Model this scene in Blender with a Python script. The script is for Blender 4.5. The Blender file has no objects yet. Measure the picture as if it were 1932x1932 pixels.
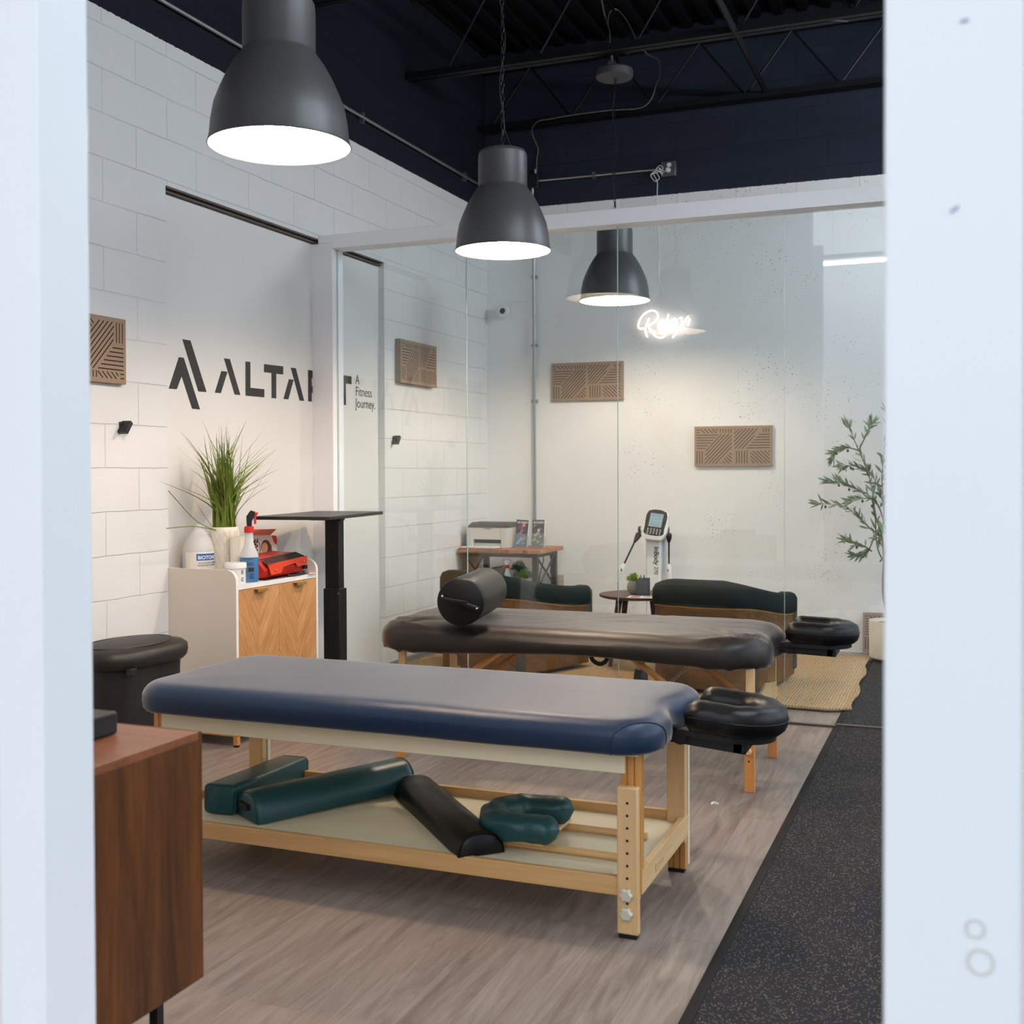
import bpy, math, random
from mathutils import Vector, Matrix, noise
random.seed(7)
SC = bpy.context.scene
COL = SC.collection
PI = math.pi

# ------------------------------------------------------------------ camera
F, CYP = 2168.0, -44.1
YAW, PIT, ROL = .3783, -.01571, -.003608
CAM = Vector((3.686, 0, 1.34))
def _cam_axes():
    ca, sa = math.cos(YAW), math.sin(YAW); cb, sb = math.cos(PIT), math.sin(PIT)
    r0 = Vector((ca, sa, 0)); f = Vector((-sa*cb, ca*cb, sb)); u0 = r0.cross(f)
    c, s = math.cos(ROL), math.sin(ROL)
    return c*r0+s*u0, f, -s*r0+c*u0
CR, CF, CU = _cam_axes()
cd = bpy.data.cameras.new('camera'); cam = bpy.data.objects.new('camera', cd); COL.objects.link(cam)
cam.matrix_world = Matrix(((CR.x, CU.x, -CF.x, CAM.x), (CR.y, CU.y, -CF.y, CAM.y), (CR.z, CU.z, -CF.z, CAM.z), (0, 0, 0, 1)))
cd.sensor_width = 36; cd.sensor_fit = 'HORIZONTAL'; cd.lens = F/1932*36; cd.shift_y = CYP/1932
cd.clip_start = .05; cd.clip_end = 60
cd.dof.use_dof = True; cd.dof.focus_distance = 4.9; cd.dof.aperture_fstop = 4.5
SC.camera = cam
def ray(x, y): return CR*((x-966)/F) + CF - CU*((y-966-CYP)/F)
def oy(x, y, Y): d = ray(x, y); return CAM + d*(Y/d.y)          # point seen at (x, y) on the plane of depth Y
def ox(x, y, X): d = ray(x, y); return CAM + d*((X-CAM.x)/d.x)
def oz(x, y, Z): d = ray(x, y); return CAM + d*((Z-CAM.z)/d.z)

# ------------------------------------------------------------------ world, exposure
SC.view_settings.view_transform = 'Standard'; SC.view_settings.look = 'None'
SC.view_settings.gamma = 1.0; SC.view_settings.exposure = 0.0; SC.view_settings.use_curve_mapping = False
w = bpy.data.worlds.new('world'); SC.world = w; w.use_nodes = True
nt = w.node_tree; nt.nodes.clear()
out = nt.nodes.new('ShaderNodeOutputWorld'); bg = nt.nodes.new('ShaderNodeBackground')
tc = nt.nodes.new('ShaderNodeTexCoord'); sx = nt.nodes.new('ShaderNodeSeparateXYZ'); cr = nt.nodes.new('ShaderNodeValToRGB')
nt.links.new(tc.outputs['Generated'], sx.inputs[0])
mr = nt.nodes.new('ShaderNodeMapRange'); mr.inputs[1].default_value = -.4; mr.inputs[2].default_value = .6
nt.links.new(sx.outputs['Z'], mr.inputs[0]); nt.links.new(mr.outputs[0], cr.inputs[0])
e = cr.color_ramp.elements
e[0].position = .25; e[0].color = (.07, .07, .075, 1)
e[1].position = .95; e[1].color = (.87, .93, 1.0, 1)
m1 = e.new(.42); m1.color = (.16, .17, .18, 1); m2 = e.new(.56); m2.color = (.88, .935, 1.0, 1)
nt.links.new(cr.outputs[0], bg.inputs[0]); bg.inputs[1].default_value = 2.35
nt.links.new(bg.outputs[0], out.inputs[0])
PENDANT = 590.0      # bulb emission
TUBE = 185.0

# ------------------------------------------------------------------ materials
def srgb(r, g, b):
    f = lambda c: (c/255/12.92) if c/255 <= .04045 else ((c/255+.055)/1.055)**2.4
    return (f(r), f(g), f(b), 1)
class NT:
    def __init__(s, name):
        s.m = bpy.data.materials.new(name); s.m.use_nodes = True; s.t = s.m.node_tree
        s.b = s.t.nodes['Principled BSDF']; s.out = s.t.nodes['Material Output']
    def n(s, k, **kw):
        x = s.t.nodes.new('ShaderNode'+k)
        for a, v in kw.items(): setattr(x, a, v)
        return x
    def l(s, a, b): s.t.links.new(a, b)
    def put(s, i, v):
        if hasattr(v, 'links'): s.l(v, i)
        else: i.default_value = v
    def math(s, op, a, b=0.0, c=None):
        x = s.n('Math', operation=op); s.put(x.inputs[0], a); s.put(x.inputs[1], b)
        if c is not None: s.put(x.inputs[2], c)
        return x.outputs[0]
    def mix(s, f, a, b, mode='MIX'):
        x = s.n('Mix', data_type='RGBA', blend_type=mode); s.put(x.inputs[0], f); s.put(x.inputs[6], a); s.put(x.inputs[7], b); return x.outputs[2]
    def ramp(s, f, stops):
        x = s.n('ValToRGB'); s.put(x.inputs[0], f); e = x.color_ramp.elements
        e[0].position, e[0].color = stops[0]; e[1].position, e[1].color = stops[-1]
        for p, c in stops[1:-1]: q = e.new(p); q.color = c
        return x.outputs[0]
    def noise(s, vec, scale, detail=4, rough=.55, dist=0):
        x = s.n('TexNoise'); s.put(x.inputs['Vector'], vec); x.inputs['Scale'].default_value = scale; x.inputs['Detail'].default_value = detail
        x.inputs['Roughness'].default_value = rough; x.inputs['Distortion'].default_value = dist; return x.outputs[0]
    def pos(s): return s.n('NewGeometry').outputs['Position']
    def obj(s): return s.n('TexCoord').outputs['Object']
    def sep(s, v):
        x = s.n('SeparateXYZ'); s.l(v, x.inputs[0]); return x.outputs
    def comb(s, a, b, c):
        x = s.n('CombineXYZ'); s.put(x.inputs[0], a); s.put(x.inputs[1], b); s.put(x.inputs[2], c); return x.outputs[0]
    def mapv(s, v, scale=(1, 1, 1), loc=(0, 0, 0), rot=(0, 0, 0)):
        x = s.n('Mapping'); s.l(v, x.inputs[0]); x.inputs['Scale'].default_value = scale; x.inputs['Location'].default_value = loc; x.inputs['Rotation'].default_value = rot; return x.outputs[0]
    def bump(s, h, strength=.3, dist=.01, normal=None):
        x = s.n('Bump'); x.inputs['Strength'].default_value = strength; x.inputs['Distance'].default_value = dist; s.put(x.inputs['Height'], h)
        if normal: s.l(normal, x.inputs['Normal'])
        s.l(x.outputs[0], s.b.inputs['Normal']); return x.outputs[0]
    def base(s, c): s.put(s.b.inputs['Base Color'], c)
    def set(s, rough=.5, metal=0, spec=.5, coat=0):
        s.b.inputs['Roughness'].default_value = rough; s.b.inputs['Metallic'].default_value = metal
        s.b.inputs['Specular IOR Level'].default_value = spec; s.b.inputs['Coat Weight'].default_value = coat; return s
MC = {}
def plain(name, rgb, rough=.5, metal=0, spec=.5, var=.0, scale=30, bump=0, coat=0, bd=.002):
    if name in MC: return MC[name]
    a = NT(name).set(rough, metal, spec, coat); c = srgb(*rgb)
    f = a.noise(a.obj(), scale, 3)
    if var:
        k = (c[0]*(1-var), c[1]*(1-var), c[2]*(1-var), 1); k2 = (min(1, c[0]*(1+var)), min(1, c[1]*(1+var)), min(1, c[2]*(1+var)), 1)
        a.base(a.mix(f, k, k2))
    else: a.base(c)
    if bump: a.bump(f, bump, bd)
    MC[name] = a.m; return a.m
def emit(name, rgb, strength):
    if name in MC: return MC[name]
    a = NT(name); a.base((0, 0, 0, 1)); a.b.inputs['Emission Color'].default_value = rgb; a.b.inputs['Emission Strength'].default_value = strength
    MC[name] = a.m; return a.m
def wood(name, c1, c2, axis=0, freq=18, rough=.45, spec=.4, stretch=.06, coat=0):
    if name in MC: return MC[name]
    a = NT(name).set(rough, 0, spec, coat); sc = [freq]*3; sc[axis] = freq*stretch
    v = a.mapv(a.obj(), tuple(sc)); f = a.noise(v, 1.0, 6, .6, .6)
    g = a.noise(a.mapv(a.obj(), tuple(x*6 for x in sc)), 1.0, 3)
    f2 = a.math('ADD', a.math('MULTIPLY', f, .75), a.math('MULTIPLY', g, .25))
    a.base(a.ramp(f2, [(.32, srgb(*c2)), (.5, tuple((x+y)/2 for x, y in zip(srgb(*c1), srgb(*c2)))), (.66, srgb(*c1))]))
    a.bump(g, .08, .002); MC[name] = a.m; return a.m

def mat_block(name, uaxis, u0, bw, z0, bh, white, dark, zpaint=3.461, plaster=None):
    a = NT(name).set(.75, 0, .25); p = a.pos(); s = a.sep(p)
    v = a.comb(a.math('SUBTRACT', s[uaxis], u0), a.math('SUBTRACT', s[2], z0), 0.0)
    wob = a.noise(p, 9, 2); v2 = a.n('VectorMath', operation='ADD'); a.l(v, v2.inputs[0])
    a.l(a.comb(a.math('MULTIPLY', a.math('SUBTRACT', wob, .5), .006), a.math('MULTIPLY', a.math('SUBTRACT', a.noise(p, 6, 3), .5), .012), 0.0), v2.inputs[1])
    br = a.n('TexBrick'); a.l(v2.outputs[0], br.inputs['Vector']); br.offset = .5; br.offset_frequency = 2
    br.inputs['Scale'].default_value = 1; br.inputs['Brick Width'].default_value = bw; br.inputs['Row Height'].default_value = bh
    br.inputs['Mortar Size'].default_value = .0035; br.inputs['Mortar Smooth'].default_value = .6
    fac = br.outputs['Fac']
    fade = a.math('MULTIPLY', fac, a.ramp(a.noise(p, 1.7, 3), [(.3, (.35,)*3+(1,)), (.62, (1,)*4)]))
    grain = a.noise(p, 160, 4, .7); big = a.noise(p, 3, 4)
    pits = a.n('TexVoronoi'); a.l(p, pits.inputs['Vector']); pits.inputs['Scale'].default_value = 62 if plaster else 60; pits.inputs['Randomness'].default_value = 1
    th = a.math('MULTIPLY', a.noise(p, 2.6, 3), .62 if plaster else .5)
    pcol = a.sep(pits.outputs['Color'])
    pit = a.math('LESS_THAN', pits.outputs['Distance'], a.math('MAXIMUM', a.math('SUBTRACT', th, .19 if plaster else .23), 0.0))
    pit = a.math('MULTIPLY', pit, a.math('GREATER_THAN', pcol[0], .72))
    if plaster is not None:
        pit = a.math('MULTIPLY', pit, a.math('GREATER_THAN', s[0], a.math('ADD', .95, a.math('MULTIPLY', a.noise(p, 1.2, 2), .5))))
        up = a.math('GREATER_THAN', s[2], plaster); fade = a.math('MULTIPLY', fade, up)
    wc = a.mix(a.math('MULTIPLY', big, .5), white, tuple(c*.90 for c in white[:3])+(1,))
    stain = a.ramp(a.noise(a.mapv(p, (1, 1, .6)), 2.3, 5, .6), [(.56, (0, 0, 0, 1)), (.75, (1, 1, 1, 1))])
    wc = a.mix(a.math('MULTIPLY', stain, .22), wc, srgb(222, 205, 188))
    wc = a.mix(a.math('MULTIPLY', pit, .9), wc, srgb(92, 90, 90))
    wc = a.mix(a.math('MULTIPLY', fade, .16), wc, srgb(120, 112, 108))
    isd = a.math('GREATER_THAN', a.math('ADD', s[2], a.math('MULTIPLY', a.math('SUBTRACT', a.noise(p, 60, 2), .5), .012)), zpaint)
    a.base(a.mix(isd, wc, dark))
    h = a.math('SUBTRACT', a.math('ADD', a.math('MULTIPLY', grain, .16), a.math('MULTIPLY', a.noise(a.mapv(p, (1, 1, 2.2)), 22, 4), .22)), a.math('ADD', fade, a.math('MULTIPLY', pit, .5)))
    a.bump(h, .75, .006)
    MC[name] = a.m; return a.m

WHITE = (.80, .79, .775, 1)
M_LEFT = mat_block('painted_block_left', 1, 4.4466, .4592, 3.389, .2032, (.745, .735, .72, 1), (.006, .008, .016, 1))  # white and navy darkened: weaker light on this wall put into the colour
M_BACK = mat_block('painted_block_back', 0, .4858-.2235*0+.2235, .447, 4.007, .2235, (.87, .86, .845, 1), (.016, .021, .036, 1), plaster=3.2)  # white and navy lightened: stronger light on this wall put into the colour
def m_floor():
    a = NT('grey_oak_planks').set(.42, 0, .45); p = a.pos(); s = a.sep(p)
    br = a.n('TexBrick'); a.l(a.comb(s[1], s[0], 0.0), br.inputs['Vector']); br.offset = .37; br.offset_frequency = 2
    br.inputs['Scale'].default_value = 1; br.inputs['Brick Width'].default_value = 1.22; br.inputs['Row Height'].default_value = .18
    br.inputs['Mortar Size'].default_value = .0012; br.inputs['Color1'].default_value = (0, 0, 0, 1); br.inputs['Color2'].default_value = (1, 1, 1, 1)
    br.inputs['Mortar'].default_value = (.5, .5, .5, 1)
    tone = a.sep(br.outputs['Color'])[0]
    v = a.n('VectorMath', operation='ADD'); a.l(a.mapv(p, (17, 1.7, 1)), v.inputs[0]); a.l(a.comb(a.math('MULTIPLY', tone, 13.0), a.math('MULTIPLY', tone, 5.0), 0.0), v.inputs[1])
    g1 = a.noise(v.outputs[0], 1.2, 7, .62, 1.6)
    g2 = a.noise(a.mapv(v.outputs[0], (7, 2.2, 1)), 1.3, 4, .6, .4)
    f = a.math('ADD', a.math('MULTIPLY', g1, .68), a.math('ADD', a.math('MULTIPLY', g2, .22), a.math('MULTIPLY', tone, .10)))
    c = a.ramp(f, [(.30, srgb(104, 91, 83)), (.45, srgb(133, 119, 110)), (.58, srgb(150, 137, 128)), (.75, srgb(166, 154, 145))])
    c = a.mix(a.math('MULTIPLY', br.outputs['Fac'], .35), c, srgb(70, 60, 56))
    a.base(c); a.bump(a.math('SUBTRACT', a.math('MULTIPLY', g2, .3), br.outputs['Fac']), .25, .002)
    return a.m
def m_rubber():
    a = NT('speckled_rubber').set(.8, 0, .25); p = a.pos()
    vo = a.n('TexVoronoi'); a.l(p, vo.inputs['Vector']); vo.inputs['Scale'].default_value = 190
    cell = a.sep(vo.outputs['Color'])
    sp = a.math('MULTIPLY', a.math('LESS_THAN', vo.outputs['Distance'], .42), a.math('GREATER_THAN', cell[0], .72))
    c = a.mix(a.noise(p, 3, 4), srgb(25, 25, 28), srgb(38, 37, 40))
    a.base(a.mix(a.math('MULTIPLY', sp, a.math('ADD', .35, a.math('MULTIPLY', cell[1], .5))), c, srgb(140, 130, 118))); a.bump(a.noise(p, 220, 3), .35, .002); return a.m
def m_jute():
    a = NT('woven_jute').set(.95, 0, .1); p = a.pos(); s = a.sep(p)
    row = a.math('SINE', a.math('MULTIPLY', a.math('ADD', s[0], a.math('MULTIPLY', a.noise(p, 5, 2), .02)), 2*PI/.017))
    knots = a.math('SINE', a.math('ADD', a.math('MULTIPLY', s[1], 2*PI/.018), a.math('MULTIPLY', a.noise(p, 40, 2), 6.0)))
    h = a.math('ADD', a.math('MULTIPLY', row, .5), a.math('ADD', a.math('MULTIPLY', knots, .25), a.noise(p, 90, 3)))
    dk = a.ramp(a.noise(a.mapv(p, (1, .4, 1)), 60, 4, .7), [(.32, (1, 1, 1, 1)), (.44, (0, 0, 0, 1))])
    c = a.mix(a.math('MULTIPLY', a.math('ADD', row, 1.0), .5), srgb(158, 126, 92), srgb(194, 161, 122))
    c = a.mix(a.math('MULTIPLY', a.noise(p, 12, 3), .4), c, srgb(190, 165, 130))
    a.base(a.mix(a.math('MULTIPLY', dk, .7), c, srgb(112, 84, 58))); a.bump(h, .45, .004); return a.m
def m_glass():
    a = NT('clear_glass'); g = a.n('NewGeometry'); d = a.n('VectorMath', operation='DOT_PRODUCT')
    a.l(g.outputs['Normal'], d.inputs[0]); a.l(g.outputs['Incoming'], d.inputs[1])
    c = a.math('ABSOLUTE', d.outputs['Value']); f = a.math('ADD', .045, a.math('MULTIPLY', a.math('POWER', a.math('SUBTRACT', 1.0, c), 5.0), .95))
    tr = a.n('BsdfTransparent'); tr.inputs[0].default_value = (.945, .982, .985, 1)
    gl = a.n('BsdfGlossy'); gl.inputs['Roughness'].default_value = .0; gl.inputs[0].default_value = (1, 1, 1, 1)
    mx = a.n('MixShader'); a.l(f, mx.inputs[0]); a.l(tr.outputs[0], mx.inputs[1]); a.l(gl.outputs[0], mx.inputs[2]); a.l(mx.outputs[0], a.out.inputs[0]); return a.m
def m_clear(name, col=(.97, .97, .97, 1), refl=.06, diff=0.0, dcol=(1, 1, 1, 1)):
    a = NT(name); tr = a.n('BsdfTransparent'); tr.inputs[0].default_value = col
    gl = a.n('BsdfGlossy'); gl.inputs['Roughness'].default_value = .05
    mx = a.n('MixShader'); mx.inputs[0].default_value = refl; a.l(tr.outputs[0], mx.inputs[1]); a.l(gl.outputs[0], mx.inputs[2]); o = mx.outputs[0]
    if diff:
        di = a.n('BsdfDiffuse'); di.inputs[0].default_value = dcol; m2 = a.n('MixShader'); m2.inputs[0].default_value = diff; a.l(o, m2.inputs[1]); a.l(di.outputs[0], m2.inputs[2]); o = m2.outputs[0]
    a.l(o, a.out.inputs[0]); return a.m
def m_vinyl(name, rgb, rough=.38, spec=.5, grain=260, wr=0):
    a = NT(name).set(rough, 0, spec); p = a.pos(); c = srgb(*rgb)
    vo = a.n('TexVoronoi'); a.l(p, vo.inputs['Vector']); vo.inputs['Scale'].default_value = grain
    a.base(a.mix(a.noise(p, 5, 3), c, tuple(x*.8 for x in c[:3])+(1,)))
    h = a.math('ADD', a.math('MULTIPLY', vo.outputs['Distance'], .12), a.math('MULTIPLY', a.noise(p, 14, 4), wr)); a.bump(h, .25, .004); return a.m
def m_chevron():
    a = NT('chevron_oak').set(.5, 0, .35); s = a.sep(a.obj())
    y = a.math('ABSOLUTE', s[1]); v = a.math('SUBTRACT', s[2], a.math('MULTIPLY', y, 1.5)); al = a.math('ADD', a.math('MULTIPLY', s[2], .6), y)
    side = a.math('MULTIPLY', a.math('GREATER_THAN', s[1], 0.0), 3.7)
    st = a.n('TexNoise'); a.l(a.comb(a.math('FLOOR', a.math('MULTIPLY', v, 22.0)), side, 0.0), st.inputs['Vector']); st.inputs['Scale'].default_value = 3.3
    f = a.noise(a.comb(a.math('MULTIPLY', v, 60.0), a.math('MULTIPLY', al, 4.0), side), 1.6, 6, .65, .3)
    t = a.math('ADD', a.math('MULTIPLY', f, .7), a.math('MULTIPLY', st.outputs[0], .35))
    a.base(a.ramp(t, [(.33, srgb(150, 95, 52)), (.5, srgb(190, 136, 84)), (.68, srgb(216, 170, 118))])); a.bump(f, .1, .002); return a.m
M_FLOOR, M_RUB, M_JUTE, M_GLASS, M_CHEV = m_floor(), m_rubber(), m_jute(), m_glass(), m_chevron()
M_GEDGE = plain('glass_edge', (176, 200, 194), .2, 0, .6)
M_PAINT = plain('white_satin_paint', (243, 242, 244), .45, 0, .4, .02, 4, .04)  # partition white raised: stronger light on the header put into the colour
M_POST = plain('white_gloss_post', (228, 232, 238), .35, 0, .45, .02, 2, .03)
M_NICHE = plain('smooth_white_board', (221, 218, 214), .6, 0, .3, .015, 3, .05)
M_BLACK = plain('black_powder_coat', (14, 14, 15), .45, 0, .4, .1, 60, .05)
M_DECK = plain('black_ceiling_paint', (3, 3, 5), .7, 0, .2)
M_JOIST = plain('black_steel', (7, 8, 11), .5, 0, .35)
M_STEEL = plain('galvanised_steel', (165, 165, 165), .35, .9, .5, .1, 50)
M_FLEX = plain('armoured_cable', (120, 118, 114), .4, .7, .5, .1, 300)
M_CHROME = plain('chrome', (200, 200, 205), .15, 1)
M_BRASS = plain('brass', (190, 150, 85), .35, .6)
M_SHADE = plain('grey_enamel', (70, 69, 70), .42, 0, .5, .05, 8)
M_SHIN = plain('white_enamel_inside', (252, 251, 248), .3, 0, .9)
M_NAVY = m_vinyl('navy_vinyl', (15, 43, 72), .42, .38)
M_BVIN = m_vinyl('black_vinyl', (8, 7, 8), .38, .3)
M_SHEET = m_vinyl('black_stretch_sheet', (24, 18, 15), .40, .38, 700, .2)
for _m, _w in ((M_NAVY, .50), (M_SHEET, .38)):
    _b = _m.node_tree.nodes['Principled BSDF']; _b.inputs['Sheen Weight'].default_value = _w; _b.inputs['Sheen Roughness'].default_value = .35; _b.inputs['Sheen Tint'].default_value = (1, .88, .78, 1)
M_GVIN = m_vinyl('teal_vinyl', (18, 72, 76), .4, .5)
M_BROWN = m_vinyl('brown_vinyl', (58, 40, 28), .4, .5)
M_MAPLE = wood('pale_maple', (222, 186, 138), (205, 165, 112), 2, 14, .4)
M_MAPLEX = wood('pale_maple_rail', (220, 180, 126), (196, 150, 94), 0, 14, .4)
M_MAPLEY = wood('pale_maple_cross', (222, 190, 142), (205, 165, 112), 1, 14, .4)
M_PINE = wood('grooved_pine', (216, 160, 88), (170, 112, 52), 2, 20, .45)
M_BEECH = wood('orange_beech', (214, 152, 90), (188, 122, 66), 2, 16, .4)
M_BEECHX = wood('orange_beech_strut', (206, 150, 90), (176, 118, 64), 0, 16, .4)
M_CREAM = plain('cream_laminate', (226, 216, 186), .5, 0, .4, .03, 6)
M_WALNUT = wood('walnut_side', (108, 62, 27), (46, 25, 10), 2, 13, .45, .3, .09)
M_WALTOP = wood('walnut_top', (140, 86, 56), (106, 62, 40), 0, 12, .38, .45)
M_DKWOOD = wood('dark_stained_wood', (96, 58, 44), (58, 32, 24), 0, 14, .4)
M_DKLEG = wood('dark_stained_leg', (84, 50, 38), (52, 30, 24), 2, 14, .4)
M_VENEER = wood('oak_veneer_shell', (118, 78, 38), (74, 46, 22), 0, 20, .5, .3, .05)
M_LIVE = wood('live_edge_wood', (190, 128, 82), (120, 74, 44), 0, 20, .5)
M_RUST = wood('reclaimed_wood', (110, 64, 44), (60, 36, 28), 2, 20, .6)
M_DKGREY = plain('dark_grey_metal', (62, 56, 52), .5, .2)
M_VELVET = plain('dark_green_velvet', (28, 36, 34), .9, 0, .15, .2, 60, .1)
M_GFAB = plain('grey_green_fabric', (74, 72, 66), .95, 0, .1, .1, 90, .2)
M_TAUPE = plain('taupe_acoustic_felt', (152, 130, 110), .9, 0, .15, .06, 250, .1)
M_SLOT = plain('slot_shadow_backing', (52, 40, 36), .9, 0, .1)
M_BINP = plain('black_bin_plastic', (30, 26, 24), .5, 0, .4, .1, 200, .1)
M_WPL = plain('white_plastic', (232, 230, 226), .35, 0, .5)
M_CABW = plain('cabinet_offwhite', (214, 204, 190), .5, 0, .4)
M_EDGEW = plain('cabinet_edge_white', (236, 232, 228), .45)
M_RED = plain('red_leatherette', (196, 40, 26), .45, 0, .4, .12, 40, .1)
M_ORED = plain('orange_red_flap', (222, 66, 36), .45, 0, .4, .05, 40)
M_DKBR = plain('dark_brown_strip', (60, 44, 38), .6)
M_LEAF = plain('grass_green', (104, 120, 42), .5, 0, .35, .45, 18)
M_OLIVE = plain('olive_leaf', (126, 138, 104), .55, 0, .3, .35, 25)
M_BARK = plain('bark', (112, 92, 74), .8, 0, .2, .25, 60, .3)
M_LIME = plain('lime_foliage', (128, 158, 66), .6, 0, .3, .35, 80)
M_DKFOL = plain('green_foliage', (64, 104, 44), .6, 0, .3, .4, 80)
M_SOIL = plain('soil', (50, 40, 32), .95, 0, .1, .4, 80, .5)
M_CERAM = plain('white_ceramic', (226, 220, 208), .5, 0, .45, .02, 20, .05)
M_CONC = plain('grey_stone_pot', (150, 146, 136), .7, 0, .3, .12, 40, .1)
M_CPOT = plain('cream_plant_pot', (226, 216, 198), .5, 0, .4, .03, 10)
M_INK = plain('black_vinyl_lettering', (42, 40, 40), .5, 0, .35)
M_PAPER = plain('paper', (232, 226, 214), .8, 0, .2)
M_BLUELAB = plain('blue_label', (36, 92, 165), .5)
M_BLUELIQ = plain('blue_liquid', (74, 122, 168), .25, 0, .5)
M_JUG = m_clear('milky_jug_plastic', (.86, .87, .88, 1), .07, .62, (.84, .83, .81, 1))
M_BOTP = m_clear('frosted_bottle_plastic', (.86, .88, .9, 1), .08, .6, (.84, .84, .84, 1))
M_ACRYL = m_clear('clear_acrylic', (.95, .97, .98, 1), .12)
M_GREYP = plain('printer_grey', (206, 200, 192), .5, 0, .4)
M_DKPL = plain('dark_plastic', (56, 52, 50), .45, 0, .4)
M_SCREEN = emit('console_screen', (.30, .42, .44, 1), .85)

# ------------------------------------------------------------------ mesh helpers
class MB:
    def __init__(s): s.v = []; s.f = []; s.mi = []; s.cur = 0
    def slot(s, i): s.cur = i; return s
    def add(s, vs, fs, M=None):
        b = len(s.v); s.v += [(M @ Vector(v)) if M else Vector(v) for v in vs]
        s.f += [[b+i for i in f] for f in fs]; s.mi += [s.cur]*len(fs); return s
    def box(s, x0, x1, y0, y1, z0, z1, M=None):
        return s.add([(x, y, z) for x in (x0, x1) for y in (y0, y1) for z in (z0, z1)],
                     [(0, 1, 3, 2), (4, 6, 7, 5), (0, 4, 5, 1), (2, 3, 7, 6), (0, 2, 6, 4), (1, 5, 7, 3)], M)
    def prism(s, poly, a0, a1, axis='z', M=None):
        n = len(poly); mk = {'z': lambda p, a: (p[0], p[1], a), 'y': lambda p, a: (p[0], a, p[1]), 'x': lambda p, a: (a, p[0], p[1])}[axis]
        vs = [mk(p, a0) for p in poly]+[mk(p, a1) for p in poly]
        return s.add(vs, [list(range(n))[::-1], list(range(n, 2*n))]+[(i, (i+1) % n, n+(i+1) % n, n+i) for i in range(n)], M)
    def loft(s, rings, closed=True, cap0=True, cap1=True, M=None):
        n = len(rings[0]); vs = [p for r in rings for p in r]; fs = []
        for k in range(len(rings)-1):
            for i in range(n if closed else n-1):
                j = (i+1) % n; fs.append((k*n+i, k*n+j, (k+1)*n+j, (k+1)*n+i))
        if cap0: fs.append(list(range(n))[::-1])
        if cap1: fs.append([(len(rings)-1)*n+i for i in range(n)])
        return s.add(vs, fs, M)
    def lathe(s, prof, c=(0, 0, 0), n=32, cap0=True, cap1=True, M=None):
        return s.loft([[(c[0]+r*math.cos(2*PI*i/n), c[1]+r*math.sin(2*PI*i/n), c[2]+z) for i in range(n)] for r, z in prof], True, cap0, cap1, M)
    def cyl(s, a, b, r, r2=None, n=14):
        a, b = Vector(a), Vector(b); return s.tube([a, b], [r, r if r2 is None else r2], n)
    def tube(s, pts, r, n=8, cap=True, flat=1.0, up=None, closed=False):
        pts = [Vector(p) for p in pts]; m = len(pts)
        rr = r if isinstance(r, (list, tuple)) else [r]*m
        rings = []; prev = None
        for i, p in enumerate(pts):
            if closed: t = (pts[(i+1) % m]-pts[i-1]).normalized()
            else: t = (pts[min(i+1, m-1)]-pts[max(i-1, 0)]).normalized()
            if up is not None: nrm = Vector(up)-t*t.dot(Vector(up))
            elif prev is None: nrm = t.cross(Vector((0, 0, 1)) if abs(t.z) < .9 else Vector((1, 0, 0)))
            else: nrm = prev-t*t.dot(prev)
            nrm.normalize(); prev = nrm; bn = t.cross(nrm)
            rings.append([p+nrm*(rr[i]*flat*math.cos(2*PI*k/n))+bn*(rr[i]*math.sin(2*PI*k/n)) for k in range(n)])
        if closed: rings.append(rings[0]); cap = False
        return s.loft(rings, True, cap, cap)
    def sphere(s, c, r, n=16, m=10, sc=(1, 1, 1)):
        prof = [(math.sin(PI*k/m)*r, -math.cos(PI*k/m)*r) for k in range(m+1)]; prof[0] = (r*.02, -r); prof[-1] = (r*.02, r)
        return s.loft([[(c[0]+q*sc[0]*math.cos(2*PI*i/n), c[1]+q*sc[1]*math.sin(2*PI*i/n), c[2]+z*sc[2]) for i in range(n)] for q, z in prof])
def catmull(pts, k=6, closed=False):
    P = [Vector(p) for p in pts]; n = len(P); o = []
    for i in range(n if closed else n-1):
        a, b, c, d = (P[(i-1) % n], P[i], P[(i+1) % n], P[(i+2) % n]) if closed else (P[max(i-1, 0)], P[i], P[i+1], P[min(i+2, n-1)])
        for j in range(k):
            t = j/k; o.append(.5*((2*b)+(c-a)*t+(2*a-5*b+4*c-d)*t*t+(3*b-a-3*c+d)*t**3))
    if not closed: o.append(P[-1])
    return o
def rrect(x0, x1, y0, y1, r, k=6):
    o = []
    for cx, cy, a in ((x1-r, y0+r, -90), (x1-r, y1-r, 0), (x0+r, y1-r, 90), (x0+r, y0+r, 180)):
        for i in range(k+1):
            t = math.radians(a+90*i/k); o.append((cx+r*math.cos(t), cy+r*math.sin(t)))
    return o
WM = {}
def wmat(o): return WM[o.name] if o is not None else Matrix.Identity(4)
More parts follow.
